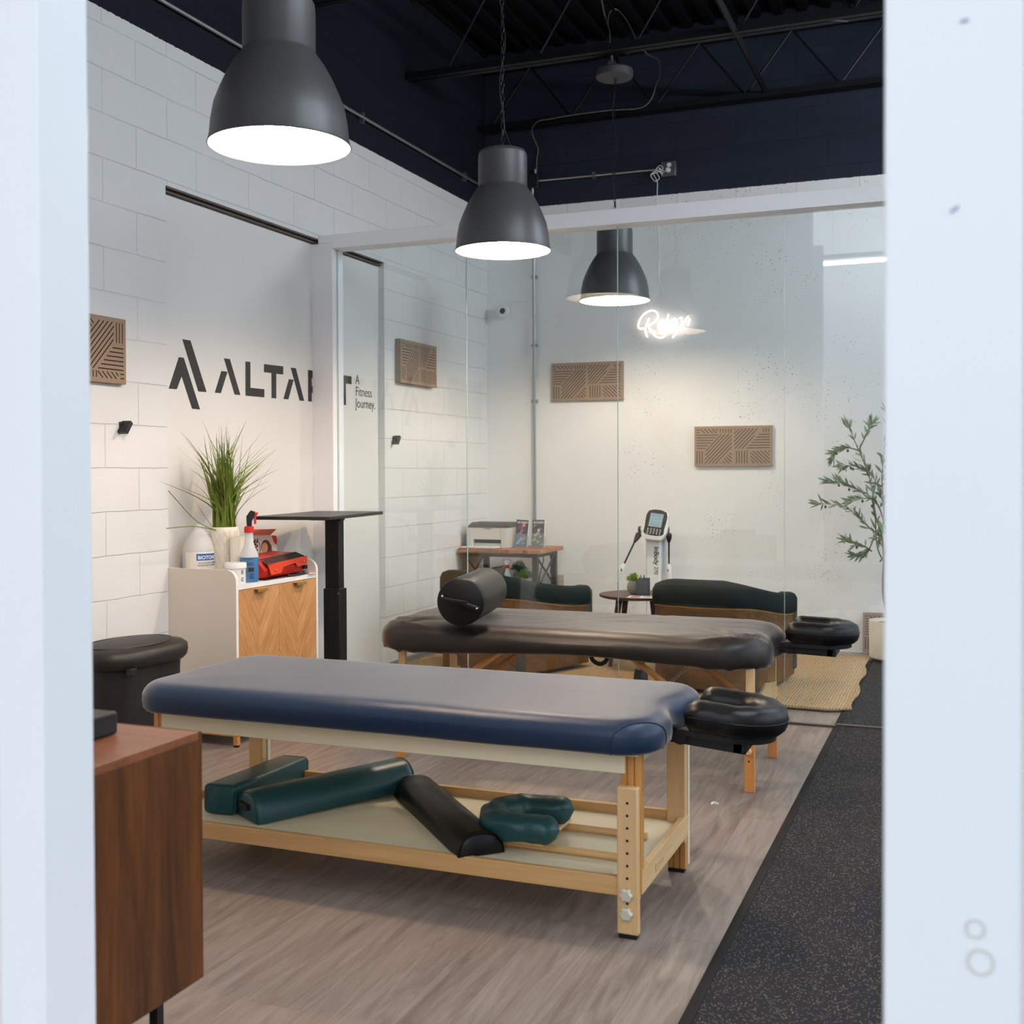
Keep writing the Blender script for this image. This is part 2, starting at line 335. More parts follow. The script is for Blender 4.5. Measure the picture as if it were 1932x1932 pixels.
def build(name, mb, mats, parent=None, loc=None, bevel=0, seg=2, sub=0, label=None, sharp=35, M=None):
    me = bpy.data.meshes.new(name); T = wmat(parent).inverted() if parent is not None else Matrix.Translation(-Vector(loc or (0, 0, 0)))
    if M is not None: T = T @ M
    me.from_pydata([tuple(T @ v) for v in mb.v], [], mb.f)
    for m in (mats if isinstance(mats, (list, tuple)) else [mats]): me.materials.append(m)
    for p, i in zip(me.polygons, mb.mi): p.material_index = i
    me.validate(); me.update(); 
    import bmesh
    b = bmesh.new(); b.from_mesh(me); bmesh.ops.recalc_face_normals(b, faces=b.faces); b.to_mesh(me); b.free()
    me.shade_smooth(); me.set_sharp_from_angle(angle=math.radians(sharp))
    o = bpy.data.objects.new(name, me); COL.objects.link(o)
    if parent is not None: o.parent = parent; WM[o.name] = wmat(parent)
    else: o.location = loc or (0, 0, 0); WM[o.name] = Matrix.Translation(Vector(loc or (0, 0, 0)))
    if bevel:
        q = o.modifiers.new('bevel', 'BEVEL'); q.width = bevel; q.segments = seg; q.limit_method = 'ANGLE'; q.angle_limit = math.radians(40); q.harden_normals = False
    if sub:
        q = o.modifiers.new('sub', 'SUBSURF'); q.levels = sub; q.render_levels = sub
    if label: o['label'] = label
    return o
def tag(o, label, cat, group=None, kind=None):
    o['label'] = label
    if cat: o['category'] = cat
    if group: o['group'] = group
    if kind: o['kind'] = kind
    return o
def thing(name, label, cat, loc=(0, 0, 0), rz=0, group=None):
    o = bpy.data.objects.new(name, None); COL.objects.link(o); o.location = loc; o.rotation_euler = (0, 0, rz); o.empty_display_size = .1
    WM[o.name] = Matrix.Translation(Vector(loc)) @ Matrix.Rotation(rz, 4, 'Z'); return tag(o, label, cat, group)
def struct(o, label=None):
    o['kind'] = 'structure'
    if label: o['label'] = label
    return o
def clone(root, loc, rz, label):
    def cp(o, par):
        c = o.copy(); COL.objects.link(c); c.parent = par
        for ch in [x for x in kids.get(o.name, [])]: cp(ch, c)
        return c
    kids = {}
    for x in COL.objects:
        if x.parent: kids.setdefault(x.parent.name, []).append(x)
    r = cp(root, None); r.location = loc; r.rotation_euler = (0, 0, rz); r['label'] = label
    return r
def text_mb(mb, body, size, M, depth=.001, ext_space=1.0, bold=0, align='LEFT', sx=1.0, line=1.0):
    c = bpy.data.curves.new('t', 'FONT'); c.body = body; c.size = size; c.extrude = depth; c.offset = bold; c.align_x = align; c.space_character = ext_space; c.space_line = line
    o = bpy.data.objects.new('t', c); COL.objects.link(o); dg = bpy.context.evaluated_depsgraph_get(); me = bpy.data.meshes.new_from_object(o.evaluated_get(dg))
    S = Matrix.Diagonal((sx, 1, 1, 1))
    mb.add([tuple(v.co) for v in me.vertices], [tuple(p.vertices) for p in me.polygons], M @ S)
    bpy.data.objects.remove(o); bpy.data.curves.remove(c); bpy.data.meshes.remove(me); return mb
def frame(o, x, y, z): # matrix from origin and axes
    x, y, z = Vector(x).normalized(), Vector(y).normalized(), Vector(z).normalized()
    return Matrix(((x.x, y.x, z.x, o[0]), (x.y, y.y, z.y, o[1]), (x.z, y.z, z.z, o[2]), (0, 0, 0, 1)))

# ================================================================== STRUCTURE
YB = 8.73; ZC = 4.75
struct(build('floor', MB().box(-.3, 3.06, -1.2, 9.0, -.12, 0), M_FLOOR))
# left wall with a shallow filled-in opening
NY0, NY1, NZ = 4.66, 6.94, 2.755
wl = MB().box(-.3, 0, -1.2, NY0, -.12, ZC).box(-.3, 0, NY1, 9.0, -.12, ZC).box(-.3, 0, NY0, NY1, NZ, ZC)
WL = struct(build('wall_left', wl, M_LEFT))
build('niche_board', MB().box(-.3, -.045, NY0, NY1, 0, NZ-.03), M_NICHE, WL, label='smooth white board filling the old doorway')
lm_ = MB().box(-.046, -.006, NY0, NY1, NZ-.007, NZ).box(-.046, -.02, NY0, NY1, NZ-.024, NZ-.018)
build('lintel_angle', lm_, plain('rusty_angle', (110, 100, 92), .7, .3, .4, .3, 30), WL, label='rusty steel lintel edge above the filled doorway')
wb = MB()
prof = [(8.70, ZC), (8.70, 3.21), (8.715, 3.175), (8.73, 3.12), (8.73, -.12), (9.0, -.12), (9.0, ZC)]
wb.prism(prof, -.3, 7.0, 'x')
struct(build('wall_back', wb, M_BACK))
struct(build('baseboard_left', MB().box(0, .012, 6.2, YB, 0, .03), plain('grey_base', (140, 142, 145), .6)))
# corrugated roof deck
dk = []; x = -.3
while x < 7.2:
    dk += [(x, ZC), (x+.07, ZC), (x+.09, ZC-.04), (x+.15, ZC-.04)]; x += .17
dk += [(x, ZC+.1), (-.3, ZC+.1)]
struct(build('ceiling', MB().prism(dk, -.6, 9.0, 'y'), M_DECK, sharp=20))
# doorway posts in front of the camera
struct(build('door_1', MB().box(2.345, 2.434, 1.3, 1.402, -.12, 3.4), M_POST, bevel=.003), 'white painted post at the left side of the doorway')
po = build('door_2', MB().box(3.601, 3.7385, 1.3, 1.40, -.12, 3.4), M_POST, bevel=.003); struct(po, 'white painted post at the right side of the doorway')
sc_ = MB(); st = plain('faint_tape_mark', (205, 204, 200), .5)
for c_, r_ in (((1840, 1752), .009), ((1850, 1815), .0125)):
    p = oy(c_[0], c_[1], 1.299); sc_.tube([p+Vector((r_*math.cos(t*PI/10), 0, r_*math.sin(t*PI/10)*1.05)) for t in range(20)], .0016, 6, closed=True, up=(0, 1, 0), flat=.25)
build('tape_mark', sc_, st, po, label='faint grey ring marks near the foot of the post')
sm = MB()
for c_ in ((1793, 400), (1812, 40)):
    p = oy(c_[0], c_[1], 1.2985); sm.tube([p, p+Vector((.008, 0, .006 if c_[1] > 99 else .001))], .0015, 6, up=(0, 1, 0), flat=.2)
build('scuff', sm, plain('blue_scuff', (150, 160, 190), .6), po, label='small blue scuffs high on the post')

struct(build('wall_front', MB().box(-.3, 2.345, 1.34, 1.40, -.12, ZC).box(3.7385, 7.0, 1.34, 1.40, .0105, ZC), plain('white_wall_paint', (222, 220, 218), .7, 0, .25)))
# glazed partition
YF, YG, YR = 6.09, 6.14, 6.22; HZ0, HZ1 = 2.690, 2.774; XC = .098
wn = bpy.data.objects.new('window_1', None); COL.objects.link(wn); wn.location = (0, YG, 0); WM[wn.name] = Matrix.Translation((0, YG, 0)); struct(wn, 'frameless glass partition between the massage tables and the lounge')
fr = MB().box(XC, 5.6, YF, YR, HZ0, HZ1).box(-.045, XC, YF, YR, 0, NZ-.031).box(0, XC, YF, YR, NZ-.03, HZ1)
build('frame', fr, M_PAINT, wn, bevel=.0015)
xs = [.102]+[oy(q, 700, YG).x for q in (880, 1165, 1480)]+[3.71, 4.61, 5.5]
for i in range(len(xs)-1):
    g = MB().slot(0); a, b = xs[i]+.0015, xs[i+1]-.0015
    g.add([(a, YG, .012), (b, YG, .012), (b, YG, HZ0-.0), (a, YG, HZ0)], [(0, 1, 2, 3)]); g.add([(a, YG+.01, .012), (b, YG+.01, .012), (b, YG+.01, HZ0), (a, YG+.01, HZ0)], [(3, 2, 1, 0)])
    g.slot(1).add([(a, YG, .012), (a, YG+.01, .012), (a, YG+.01, HZ0), (a, YG, HZ0)], [(0, 1, 2, 3)]); g.add([(b, YG, .012), (b, YG+.01, .012), (b, YG+.01, HZ0), (b, YG, HZ0)], [(0, 1, 2, 3)])
    build('glass_pane', g, [M_GLASS, M_GEDGE], wn)
build('floor_channel', MB().box(XC, 3.05, YG-.008, YG+.018, 0, .011).box(3.05, 5.5, YG-.008, YG+.018, .010, .019), plain('steel_channel', (92, 78, 74), .4, .5), wn)

# rubber mats
rm = build('rubber_mat', MB().box(3.07, 7.0, -1.2, 8.728, -.10, .010), M_RUB, loc=(4, 4, 0), bevel=.002)
tag(rm, 'black speckled rubber gym flooring running along the right side of the wood floor', 'mat')
for (a, b) in ((-1.2, 5.05), (5.055, 6.8), (6.805, 8.2)):
    build('edge_strip', MB().prism([(3.035, .0005), (3.07, .0005), (3.07, .0125), (3.062, .0115), (3.037, .003)], a, b, 'y'), plain('black_rubber_ramp', (30, 30, 32), .75, 0, .3, .08, 30, .1), rm, label='plain black ramp edge of the rubber mat')
# jute rug
rg = MB(); n = 60; ring = []
def edge(p, q, k, amp):
    for i in range(k):
        t = i/k; yield (p[0]+(q[0]-p[0])*t+amp*math.sin(t*17+p[0])*(1 if p[1] != q[1] else 0), p[1]+(q[1]-p[1])*t+amp*.6*math.sin(t*23)*(1 if p[0] != q[0] else 0))
for a, b, k in (((.16, 6.52), (3.04, 6.50), 50), ((3.09, 6.56), (3.045, 8.40), 40), ((3.0, 8.46), (.16, 8.46), 50), ((.12, 8.4), (.14, 6.6), 30)):
    ring += list(edge(a, b, k, .012))
rg.loft([[(x, y, .0135) for x, y in ring], [(x, y, .0225) for x, y in ring], [(x*.995+.008, y*.997+.02, .0255) for x, y in ring]])
tag(build('jute_rug', rg, M_JUTE, loc=(1.6, 7.5, 0)), 'tan woven jute rug with wavy edges under the lounge chairs behind the glass', 'rug')

# roof joists
def joist(y, zb, zt, label, off=0.0):
    t = thing('roof_joist', label, 'joist', (3, y, zb), 0, 'open web joists under the roof deck')
    build('bottom_chord', MB().box(.0, 7, y-.05, y-.008, zb, zb+.045).box(0, 7, y+.008, y+.05, zb, zb+.045), M_JOIST, t)
    build('top_chord', MB().box(.0, 7, y-.05, y+.05, zt-.05, zt), M_JOIST, t)
    m = MB(); x = .1+off; h = .34
    while x < 6.6:
        m.cyl((x, y, zb+.04), (x+h, y, zt-.05), .009, n=6).cyl((x+h, y, zt-.05), (x+2*h, y, zb+.04), .009, n=6); x += 2*h
    build('web_rods', m, M_JOIST, t)
joist(8.60, 4.075, 4.60, 'black open web joist hard against the dark back wall')
joist(7.32, 4.09, ZC-.04, 'black open web joist carrying the cable and lamp canopy', .2)
joist(5.9, 4.09, ZC-.04, 'black open web joist nearest the room, above the glass partition', .1)
tag(build('bridging_bar', MB().tube([(2.32, 6.4, 4.75-.66), (2.294, 8.60, 4.12)], .022, 4), M_JOIST, loc=(2.3, 7.5, 4.1)), 'black steel bridging bar crossing between two ceiling joists', 'joist')

# ================================================================== LAMPS
LP = [(.001, .50), (.09, .50), (.110, .494), (.1195, .478), (.1215, .455), (.1215, .318), (.124, .312), (.129, .305), (.152, .272), (.177, .228), (.2, .178), (.2165, .135), (.2275, .078), (.232, .03), (.2385, .002)]
LI = [(.236, .0015), (.2285, .03), (.224, .078), (.213, .132), (.196, .176), (.173, .225), (.148, .268), (.12, .300), (.001, .302)]
def pendant(loc, label, chain_top, side=1):
    t = thing('pendant_lamp', label, 'lamp', loc, 0, 'grey dome pendant lamps')
    build('shade', MB().lathe(LP, loc, 56, True, False), M_SHADE, t, sharp=25)
    build('reflector', MB().lathe(LI, loc, 56, False, True), M_SHIN, t, sharp=60, label='white inside of the shade')
    build('bulb', MB().sphere((loc[0], loc[1], loc[2]+.10), .06, 20, 12), emit('lamp_light', (1, .77, .57, 1), PENDANT), t, sharp=180)
    build('rim', MB().tube([(loc[0]+.2375*math.cos(a*PI/32), loc[1]+.2375*math.sin(a*PI/32), loc[2]+.0015) for a in range(64)], .0022, 6, closed=True), M_SHADE, t)
    m = MB(); z = loc[2]+.50; k = 0
    while z < chain_top-.03:
        h = .034; c = Vector((loc[0], loc[1], z+h/2)); d = Vector((1, 0, 0)) if k % 2 else Vector((0, 1, 0))
        m.tube([c+d*(.008*math.cos(a*PI/5))+Vector((0, 0, .0195*math.sin(a*PI/5))) for a in range(10)], .0022, 5, closed=True); z += h; k += 1
    m.cyl((loc[0], loc[1], z-.01), (loc[0], loc[1], chain_top), .003, n=6)
    build('chain', m, M_BLACK, t)
    pts = []; z = loc[2]+.50; k = 0
    while z < chain_top: pts.append((loc[0]+.012*math.sin(k*1.3)+(.05 if k == 0 else 0)*side, loc[1]+.01*math.cos(k), z)); z += .09; k += 1
    pts.append((loc[0]+.01, loc[1], chain_top-.002))
    build('cord', MB().tube(catmull(pts, 3), .003, 6), M_BLACK, t)
    return t
L1, L2, L3 = (1.525, 3.329, 2.434), (1.536, 5.30, 2.428), (1.457, 7.505, 2.485)
pendant(L1, 'large grey dome pendant lamp nearest the camera, over the blue massage table', ZC-.045)
pendant(L2, 'grey dome pendant lamp in the middle, over the black massage table', ZC-.045)
pendant(L3, 'grey dome pendant lamp farthest away, hanging behind the glass', 3.985)
t = thing('ceiling_canopy', 'round dark grey lamp canopy disc under the black ceiling', 'lamp canopy', (1.457, 7.505, 4.0))
dc = (1.457, 7.505, 3.985)
build('canopy_disc', MB().lathe([(.001, 0), (.118, 0), (.125, .006), (.128, .045), (.122, .055), (.03, .058), (.03, .085), (.001, .085)], dc, 40), M_SHADE, t)
build('junction_fitting', MB().cyl((dc[0]-.02, dc[1], dc[2]+.085), (dc[0]-.02, dc[1], dc[2]+.16), .011).box(dc[0]-.04, dc[0]+.005, dc[1]-.015, dc[1]+.015, dc[2]+.085, dc[2]+.11), M_STEEL, t)
build('hook', MB().tube([(dc[0]+.012*math.cos(a*PI/6), dc[1], dc[2]-.011+.012*math.sin(a*PI/6)) for a in range(12)], .0022, 6, closed=True), M_STEEL, t)
build('support_stem', MB().cyl((dc[0]+.06, dc[1]-.12, dc[2]+.12), (dc[0]+.03, dc[1], dc[2]+.05), .008, n=6), M_JOIST, t)
def cable(name, px, label, r=.0055, mat=None, close=None, Y=None):
    pts = [oy(x, y, yy) for x, y, yy in px]; return tag(build(name, MB().tube(catmull(pts, 8), r, 8), mat or M_FLEX, loc=tuple(pts[0])), label, 'cable')
cable('flexible_cable', [(1150, 93, 7.5), (1150, 60, 7.5), (1140, 25, 7.5), (1134, -10, 7.4), (1128, -40, 7.3)], 'grey armoured cable rising from the lamp canopy into the ceiling')
cable('flexible_cable', [(1146, 45, 7.42), (1150, 24, 7.45), (1163, 18, 7.5), (1182, 38, 7.5), (1203, 80, 7.5), (1222, 102, 7.7), (1242, 114, 8.0), (1245, 140, 8.3), (1238, 160, 8.45), (1228, 188, 8.5), (1206, 204, 8.5), (1150, 208, 8.5), (1080, 217, 8.5), (1040, 224, 8.5), (1015, 229, 8.48), (1004, 243, 8.55), (1006, 258, 8.6), (1015, 280, 8.68), (1013, 300, 8.69), (1012, 331, 8.69)], 'looping grey armoured cable dropping from the ceiling to the wall box')
cable('flexible_cable', [(1183, 101, 7.42), (1205, 91, 7.4), (1228, 76, 7.36), (1262, 68, 7.34), (1300, 69, 7.33), (1345, 64, 7.32), (1400, 56, 7.32), (1460, 48, 7.32), (1500, 43, 7.32), (1560, 38, 7.32), (1600, 40, 7.33)], 'armoured cable running to the right along the middle joist')
# conduits and boxes on the walls
cl = MB().tube([(.022, -1.0, 3.64), (.022, 8.45, 3.64), (.03, 8.62, 3.645), (.10, 8.675, 3.65), (.39, 8.676, 3.66)], .011, 8)
for yy in (1.6, 4.1, 6.62, 8.25): cl.box(0, .028, yy-.01, yy+.01, 3.60, 3.67)
tag(build('conduit_pipe', cl, M_STEEL, loc=(0, 5, 3.64)), 'long galvanised conduit pipe along the black top of the left wall', 'pipe')
tag(build('conduit_pipe', MB().tube([(.46, 8.676, 3.662), (1.49, 8.676, 3.655)], .011, 8).box(.93, .95, 8.66, 8.70, 3.635, 3.685), M_STEEL, loc=(1, 8.68, 3.66)), 'short conduit pipe between the two electrical boxes on the back wall', 'pipe')
vz = MB().tube([(.422, 8.676, 3.60), (.422, 8.676, 3.2), (.425, 8.695, 3.12), (.425, 8.705, .36)], .0125, 10)
for zz in (3.35, 2.9, 2.35, 1.9): vz.box(.402, .448, 8.69, 8.732, zz-.012, zz+.012)
tag(build('conduit_pipe', vz.tube([(.425, 8.705, 2.135), (.425, 8.705, 2.085)], .016, 10), M_STEEL, loc=(.42, 8.7, 1)), 'vertical galvanised conduit pipe down the back wall beside the corner', 'pipe')
t = thing('junction_box', 'dark green junction box at the top of the vertical conduit', 'electrical box', (.42, 8.69, 3.60))
build('box', MB().box(.365, .48, 8.655, 8.70, 3.605, 3.72), plain('dark_green_metal', (28, 36, 36), .5, .3), t, bevel=.006)
build('cover_plate', MB().box(.37, .475, 8.65, 8.656, 3.61, 3.715), plain('dark_green_metal', (28, 36, 36), .5, .3), t, bevel=.002)
build('connector', MB().cyl((.448, 8.676, 3.72), (.448, 8.676, 3.755), .014), M_STEEL, t)
build('connector', MB().cyl((.422, 8.676, 3.605), (.422, 8.676, 3.57), .016), M_STEEL, t)
t = thing('outlet_box', 'grey metal outlet box with a white plug in the black back wall', 'electrical box', (1.54, 8.69, 3.65))
build('box', MB().box(1.485, 1.60, 8.655, 8.70, 3.59, 3.705), plain('grey_box', (98, 98, 100), .4, .5), t, bevel=.006)
build('socket', MB().lathe([(.001, 0), (.017, 0), (.017, .004), (.001, .004)], (0, 0, 0), 20, M=frame((1.55, 8.655, 3.675), (1, 0, 0), (0, 0, 1), (0, -1, 0))), M_WPL, t)
for q in ((1.495, 3.60), (1.59, 3.60), (1.495, 3.695), (1.59, 3.695)):
    build('screw', MB().cyl((q[0], 8.656, q[1]), (q[0], 8.65, q[1]), .004, n=8), M_STEEL, t)
t = thing('power_cord', 'white bundled power cord hanging from the outlet box to the lit sign', 'cable', (1.5, 8.68, 3.6))
build('plug', MB().lathe([(.001, 0), (.018, 0), (.014, .03), (.001, .03)], (0, 0, 0), 16, M=frame((1.545, 8.652, 3.635), (1, 0, 0), (0, 0, 1), (0, -1, 0))), M_WPL, t)
cp_ = [oy(x, y, 8.64) for x, y in ((1262, 324), (1250, 322), (1243, 316), (1250, 330), (1240, 322), (1228, 330), (1236, 342), (1244, 336), (1238, 326), (1232, 326), (1240, 343), (1240, 360), (1240, 400))]
cp_ += [oy(x, y, 8.69) for x, y in ((1241, 430), (1244, 480), (1243, 520), (1252, 550), (1275, 572), (1298, 592))]
build('wire', MB().tube(catmull(cp_, 6), .0032, 6), M_WPL, t)
build('wire', MB().tube(catmull([oy(x, y, 8.645) for x, y in ((1228, 330), (1250, 320), (1246, 312), (1238, 320), (1252, 326))], 6), .0032, 6), M_WPL, t)

# security camera
t = thing('security_camera', 'small white round security camera in the back corner', 'camera', (.14, 8.7, 2.64))
c = oy(948, 587, 8.66); Mc = frame(c, (1, 0, 0), (0, 0, 1), (.35, -.93, -.08))
build('housing', MB().lathe([(.001, -.05), (.05, -.05), (.058, -.02), (.056, .01), (.045, .022), (.001, .024)], (0, 0, 0), 28, M=Mc), M_WPL, t)
build('lens', MB().lathe([(.001, .024), (.024, .0245), (.02, .034), (.001, .036)], (0, 0, 0), 24, M=Mc), plain('dark_lens', (18, 18, 22), .1), t)
build('cable', MB().tube(catmull([oy(x, y, 8.72) for x, y in ((950, 575), (965, 569), (990, 567), (1008, 568))], 5), .003, 5), M_WPL, t)

# lit script sign
sg = thing('neon_sign', 'glowing white script sign on the back wall behind the glass', 'sign', tuple(oy(1255, 640, 8.71)))
def ns(pts): return catmull([oy(1180+x*.0932, 560+y*.0932, 8.69) for x, y in pts], 6)
ST = [[(360, 640), (300, 650), (258, 600), (285, 480), (380, 350), (500, 285), (600, 290), (655, 360), (635, 450), (570, 530), (470, 585), (520, 700), (620, 800), (720, 830), (800, 790), (850, 730)],
      [(480, 430), (430, 560), (400, 650), (410, 740), (445, 820)],
      [(660, 640), (730, 600), (775, 520), (740, 475), (690, 515), (660, 600), (685, 680), (750, 685), (800, 640), (840, 500), (872, 350)],
      [(830, 500), (800, 610), (825, 670), (880, 630)],
      [(1040, 480), (985, 445), (920, 520), (890, 610), (915, 665), (970, 620), (1035, 480), (1005, 620), (1050, 660)],
      [(1090, 440), (1140, 430), (1145, 540), (1175, 640), (1230, 630)],
      [(1275, 390), (1180, 520), (1060, 690), (950, 830)], [(1305, 440), (1262, 590)]]
for s_ in ST: build('letter_tube', MB().tube(ns(s_), .006, 8), emit('neon_light', (1, .84, .76, 1), 3.2), sg)
for q in ((1215, 600), (1298, 592), (1268, 632)):
    p = oy(q[0], q[1], 8.69); build('stand_off', MB().cyl(p, (p.x, YB, p.z), .004, n=6), M_WPL, sg)

# ================================================================== WALL LETTERING
lt = thing('wall_lettering', 'large black company name and angular emblem on the white left wall', 'sign', (-.045, 5.6, 1.65))
def wp(cx, cy): p = ox(300+cx*.21739, 620+cy*.21739, -.0445); return (p.y, p.z)
def flat(pts): return MB().prism([wp(*q) for q in pts], -.0448, -.0435, 'x')
build('emblem', flat([(202, 92), (272, 103), (412, 551), (341, 546)]), M_INK, lt)
build('emblem', MB().prism([wp(*q) for q in [(172, 247), (214, 253), (356, 702), (287, 696), (196, 414), (153, 526), (84, 521)]], -.0448, -.0435, 'x'), M_INK, lt)
build('letter', flat([(563, 258), (614, 264), (706, 577), (656, 573)]).prism([wp(*q) for q in [(541, 368), (594, 374), (536, 561), (484, 556)]], -.0448, -.0435, 'x'), M_INK, lt)
build('letter', flat([(750, 285), (792, 289), (793, 513), (914, 526), (914, 597), (751, 582)]), M_INK, lt)
build('letter', flat([(911, 307), (1078, 328), (1077, 399), (1017, 392), (1017, 606), (976, 603), (976, 386), (911, 378)]), M_INK, lt)
build('letter', flat([(1143, 339), (1187, 344), (1260, 628), (1220, 625)]).prism([wp(*q) for q in [(1128, 438), (1168, 444), (1122, 615), (1079, 611)]], -.0448, -.0435, 'x'), M_INK, lt)
y0, z0 = wp(1293, 358); _, z1 = wp(1293, 631); zt = z0; zb = z1
hh = zt-zb
RM = MB()
for R_ in ([(y0, zt), (y0+.040, zt), (y0+.040, zb), (y0, zb)], [(y0+.040, zt), (y0+.20, zt), (y0+.20, zt-hh*.25), (y0+.040, zt-hh*.25)], [(y0+.155, zt-hh*.25), (y0+.20, zt-hh*.25), (y0+.20, zt-hh*.52), (y0+.155, zt-hh*.52)],
           [(y0+.040, zt-hh*.50), (y0+.20, zt-hh*.50), (y0+.17, zt-hh*.72), (y0+.040, zt-hh*.72)], [(y0+.10, zt-hh*.72), (y0+.155, zt-hh*.72), (y0+.21, zb), (y0+.155, zb)]): RM.prism(R_, -.0448, -.0435, 'x')
build('letter', RM, M_INK, lt)
tl = wp(1591, 403)[0]; yr = wp(1670, 408)[0]; ym0 = tl; ym1 = wp(1622, 640)[0]
build('letter', MB().prism([(tl-.11, zt), (yr, zt), (yr, zt-hh*.27), (ym1, zt-hh*.27), (ym1, zb), (tl-.03, zb), (tl-.03, zt-hh*.27), (tl-.11, zt-hh*.27)], -.0448, -.0435, 'x'), M_INK, lt)
pA = ox(671, 724, -.044)
MT = frame((-.0445, pA.y-.002, pA.z), (0, 1, 0), (0, 0, 1), (1, 0, 0))
build('tagline', text_mb(MB(), 'A\nFitness\nJourney.', .088, MT, .0006, 1.0, 0, 'LEFT', .92, .88), M_INK, lt, label='small tagline text in three lines')

# coat hooks
def hook(y, z, label):
    t = MB(); d = Vector((0, .06, .075)).normalized()
    a = Vector((.0, y-.02, z-.03)); 
    poly = [(-.014, -.012), (.014, -.012), (.014, .012), (-.014, .012)]
    m = MB(); ax = Vector((.0, .035, .05)); s0 = Vector((.028, y-.022, z-.028)); s1 = s0+ax*1.05
    for q in (0,):
        X = Vector((1, 0, 0)); Wd = Vector((0, -.05, .035)).normalized()
        m.loft([[tuple(p+X*u+Wd*v) for u, v in ((-.026, -.011), (.024, -.011), (.024, .011), (-.026, .011))] for p in (s0, s1)])
        m.box(0, .01, y-.015, y+.015, z-.025, z+.025)
    tag(build('coat_hook', m, M_BLACK, loc=(0, y, z), bevel=.003), label, 'hook', 'black angled coat hooks')
hook(4.325, 1.55, 'black angled wall hook on the block wall left of the lettering')
hook(7.06, 1.555, 'black angled wall hook behind the glass, below the small panel')

# acoustic panels
def clip(poly, p, d):  # clip the infinite line p + t d with a convex polygon
    t0, t1 = -1e9, 1e9; n = len(poly); A = sum(poly[i][0]*poly[(i+1) % n][1]-poly[(i+1) % n][0]*poly[i][1] for i in range(n)); sgn = 1 if A > 0 else -1
    for i in range(n):
        ax_, ay = poly[i]; bx_, by = poly[(i+1) % n]; nx, ny = -(by-ay)*sgn, (bx_-ax_)*sgn
        dn = d[0]*nx+d[1]*ny; pn = (p[0]-ax_)*nx+(p[1]-ay)*ny
        if abs(dn) < 1e-9:
            if pn < 0: return None
        else:
            t = -pn/dn
            if dn > 0: t0 = max(t0, t)
            else: t1 = min(t1, t)
    return (t0, t1) if t1-t0 > .03 else None
REG = [([(.06, .2), (.62, .2), (.28, .56), (.06, .56)], (1, 0)), ([(.94, .2), (.94, .55), (.6, .93), (.26, .93), (.28, .6), (.66, .2)], (1, -1.05)),
       ([(.15, .07), (.58, .07), (.62, .17), (.2, .17)], (1, .9)), ([(.63, .07), (.94, .07), (.94, .17), (.63, .17)], (0, 1)),
       ([(.06, .62), (.22, .62), (.22, .93), (.06, .93)], (0, 1)), ([(.64, .93), (.94, .6), (.94, .93)], (1, .95)),
       ([(1.0, .07), (1.66, .07), (1.2, .57), (1.0, .57)], (1, -1.05)), ([(1.7, .07), (1.87, .07), (1.87, .17), (1.7, .17)], (0, 1)),
       ([(1.62, .2), (1.87, .2), (1.87, .57), (1.28, .57)], (1, 0)), ([(1.0, .62), (1.34, .62), (1.34, .93), (1.0, .93)], (0, 1)),
       ([(1.4, .62), (1.87, .62), (1.87, .93), (1.4, .93)], (1, .95)), ([(.05, .07), (.13, .07), (.13, .17), (.05, .17)], (1, 0))]
def panel(M, W, H, label, T=.03, flip=False):
    """acoustic panel: local x right, y up, z out of the wall; origin at lower left corner on the wall"""
    o = tuple(M.translation); t = thing('acoustic_panel', label, 'wall panel', o, 0, 'taupe slotted acoustic panels')
    build('board', MB().box(0, W, 0, H, 0, T, M=M), M_TAUPE, t, bevel=.0015)
    m = MB(); hw = .0028; k = H
    for poly, d in REG:
        if flip: poly = [(1.93-x, 1-y) for x, y in poly]
        L = math.hypot(*d); d = (d[0]/L, d[1]/L); nx, ny = -d[1], d[0]; pr = [x*nx+y*ny for x, y in poly]; s_ = min(pr)+.02
        while s_ < max(pr)-.005:
            c_ = clip(poly, (nx*s_, ny*s_), d)
            if c_:
                a = Vector(((nx*s_+d[0]*c_[0])*k*W/(1.93*H), H-(ny*s_+d[1]*c_[0])*k, T+.0004)); b = Vector(((nx*s_+d[0]*c_[1])*k*W/(1.93*H), H-(ny*s_+d[1]*c_[1])*k, T+.0004))
                dd = (b-a).normalized(); nn = Vector((-dd.y, dd.x, 0))*hw
                m.loft([[a-nn-Vector((0, 0, .004)), a+nn-Vector((0, 0, .004)), a+nn, a-nn], [b-nn-Vector((0, 0, .004)), b+nn-Vector((0, 0, .004)), b+nn, b-nn]], M=M)
            s_ += .066
    build('slots', m, M_SLOT, t, label='dark slots cut in a geometric pattern')
panel(frame((.572, YB, 1.895), (1, 0, 0), (0, 0, 1), (0, -1, 0)), .594, .302, 'slotted taupe panel on the back wall, upper left of the two, by the conduit')
panel(frame((1.733, YB, 1.367), (1, 0, 0), (0, 0, 1), (0, -1, 0)), .588, .305, 'slotted taupe panel on the back wall, lower one to the right of the measuring console')
panel(frame((0, 3.74, 1.748), (0, 1, 0), (0, 0, 1), (1, 0, 0)), .588, .302, 'slotted taupe panel on the left block wall, cut off by the doorway post', .03, True)
panel(frame((0, 7.095, 1.951), (0, 1, 0), (0, 0, 1), (1, 0, 0)), .575, .302, 'slotted taupe panel on the left wall seen through the glass', .045)
tt = .10
panel(frame((2.955, 8.66, .012), (1, 0, 0), (0, tt, 1), (0, -1, tt)) @ Matrix.Translation((.30, 0, 0)) @ Matrix.Rotation(PI/2, 4, 'Z') if False else frame((2.975, 8.685, .016), (1, 0, 0), (0, tt*.6, 1), (0, -1, tt*.6)), .56, .285, 'slotted taupe panel standing on the floor behind the potted olive tree')

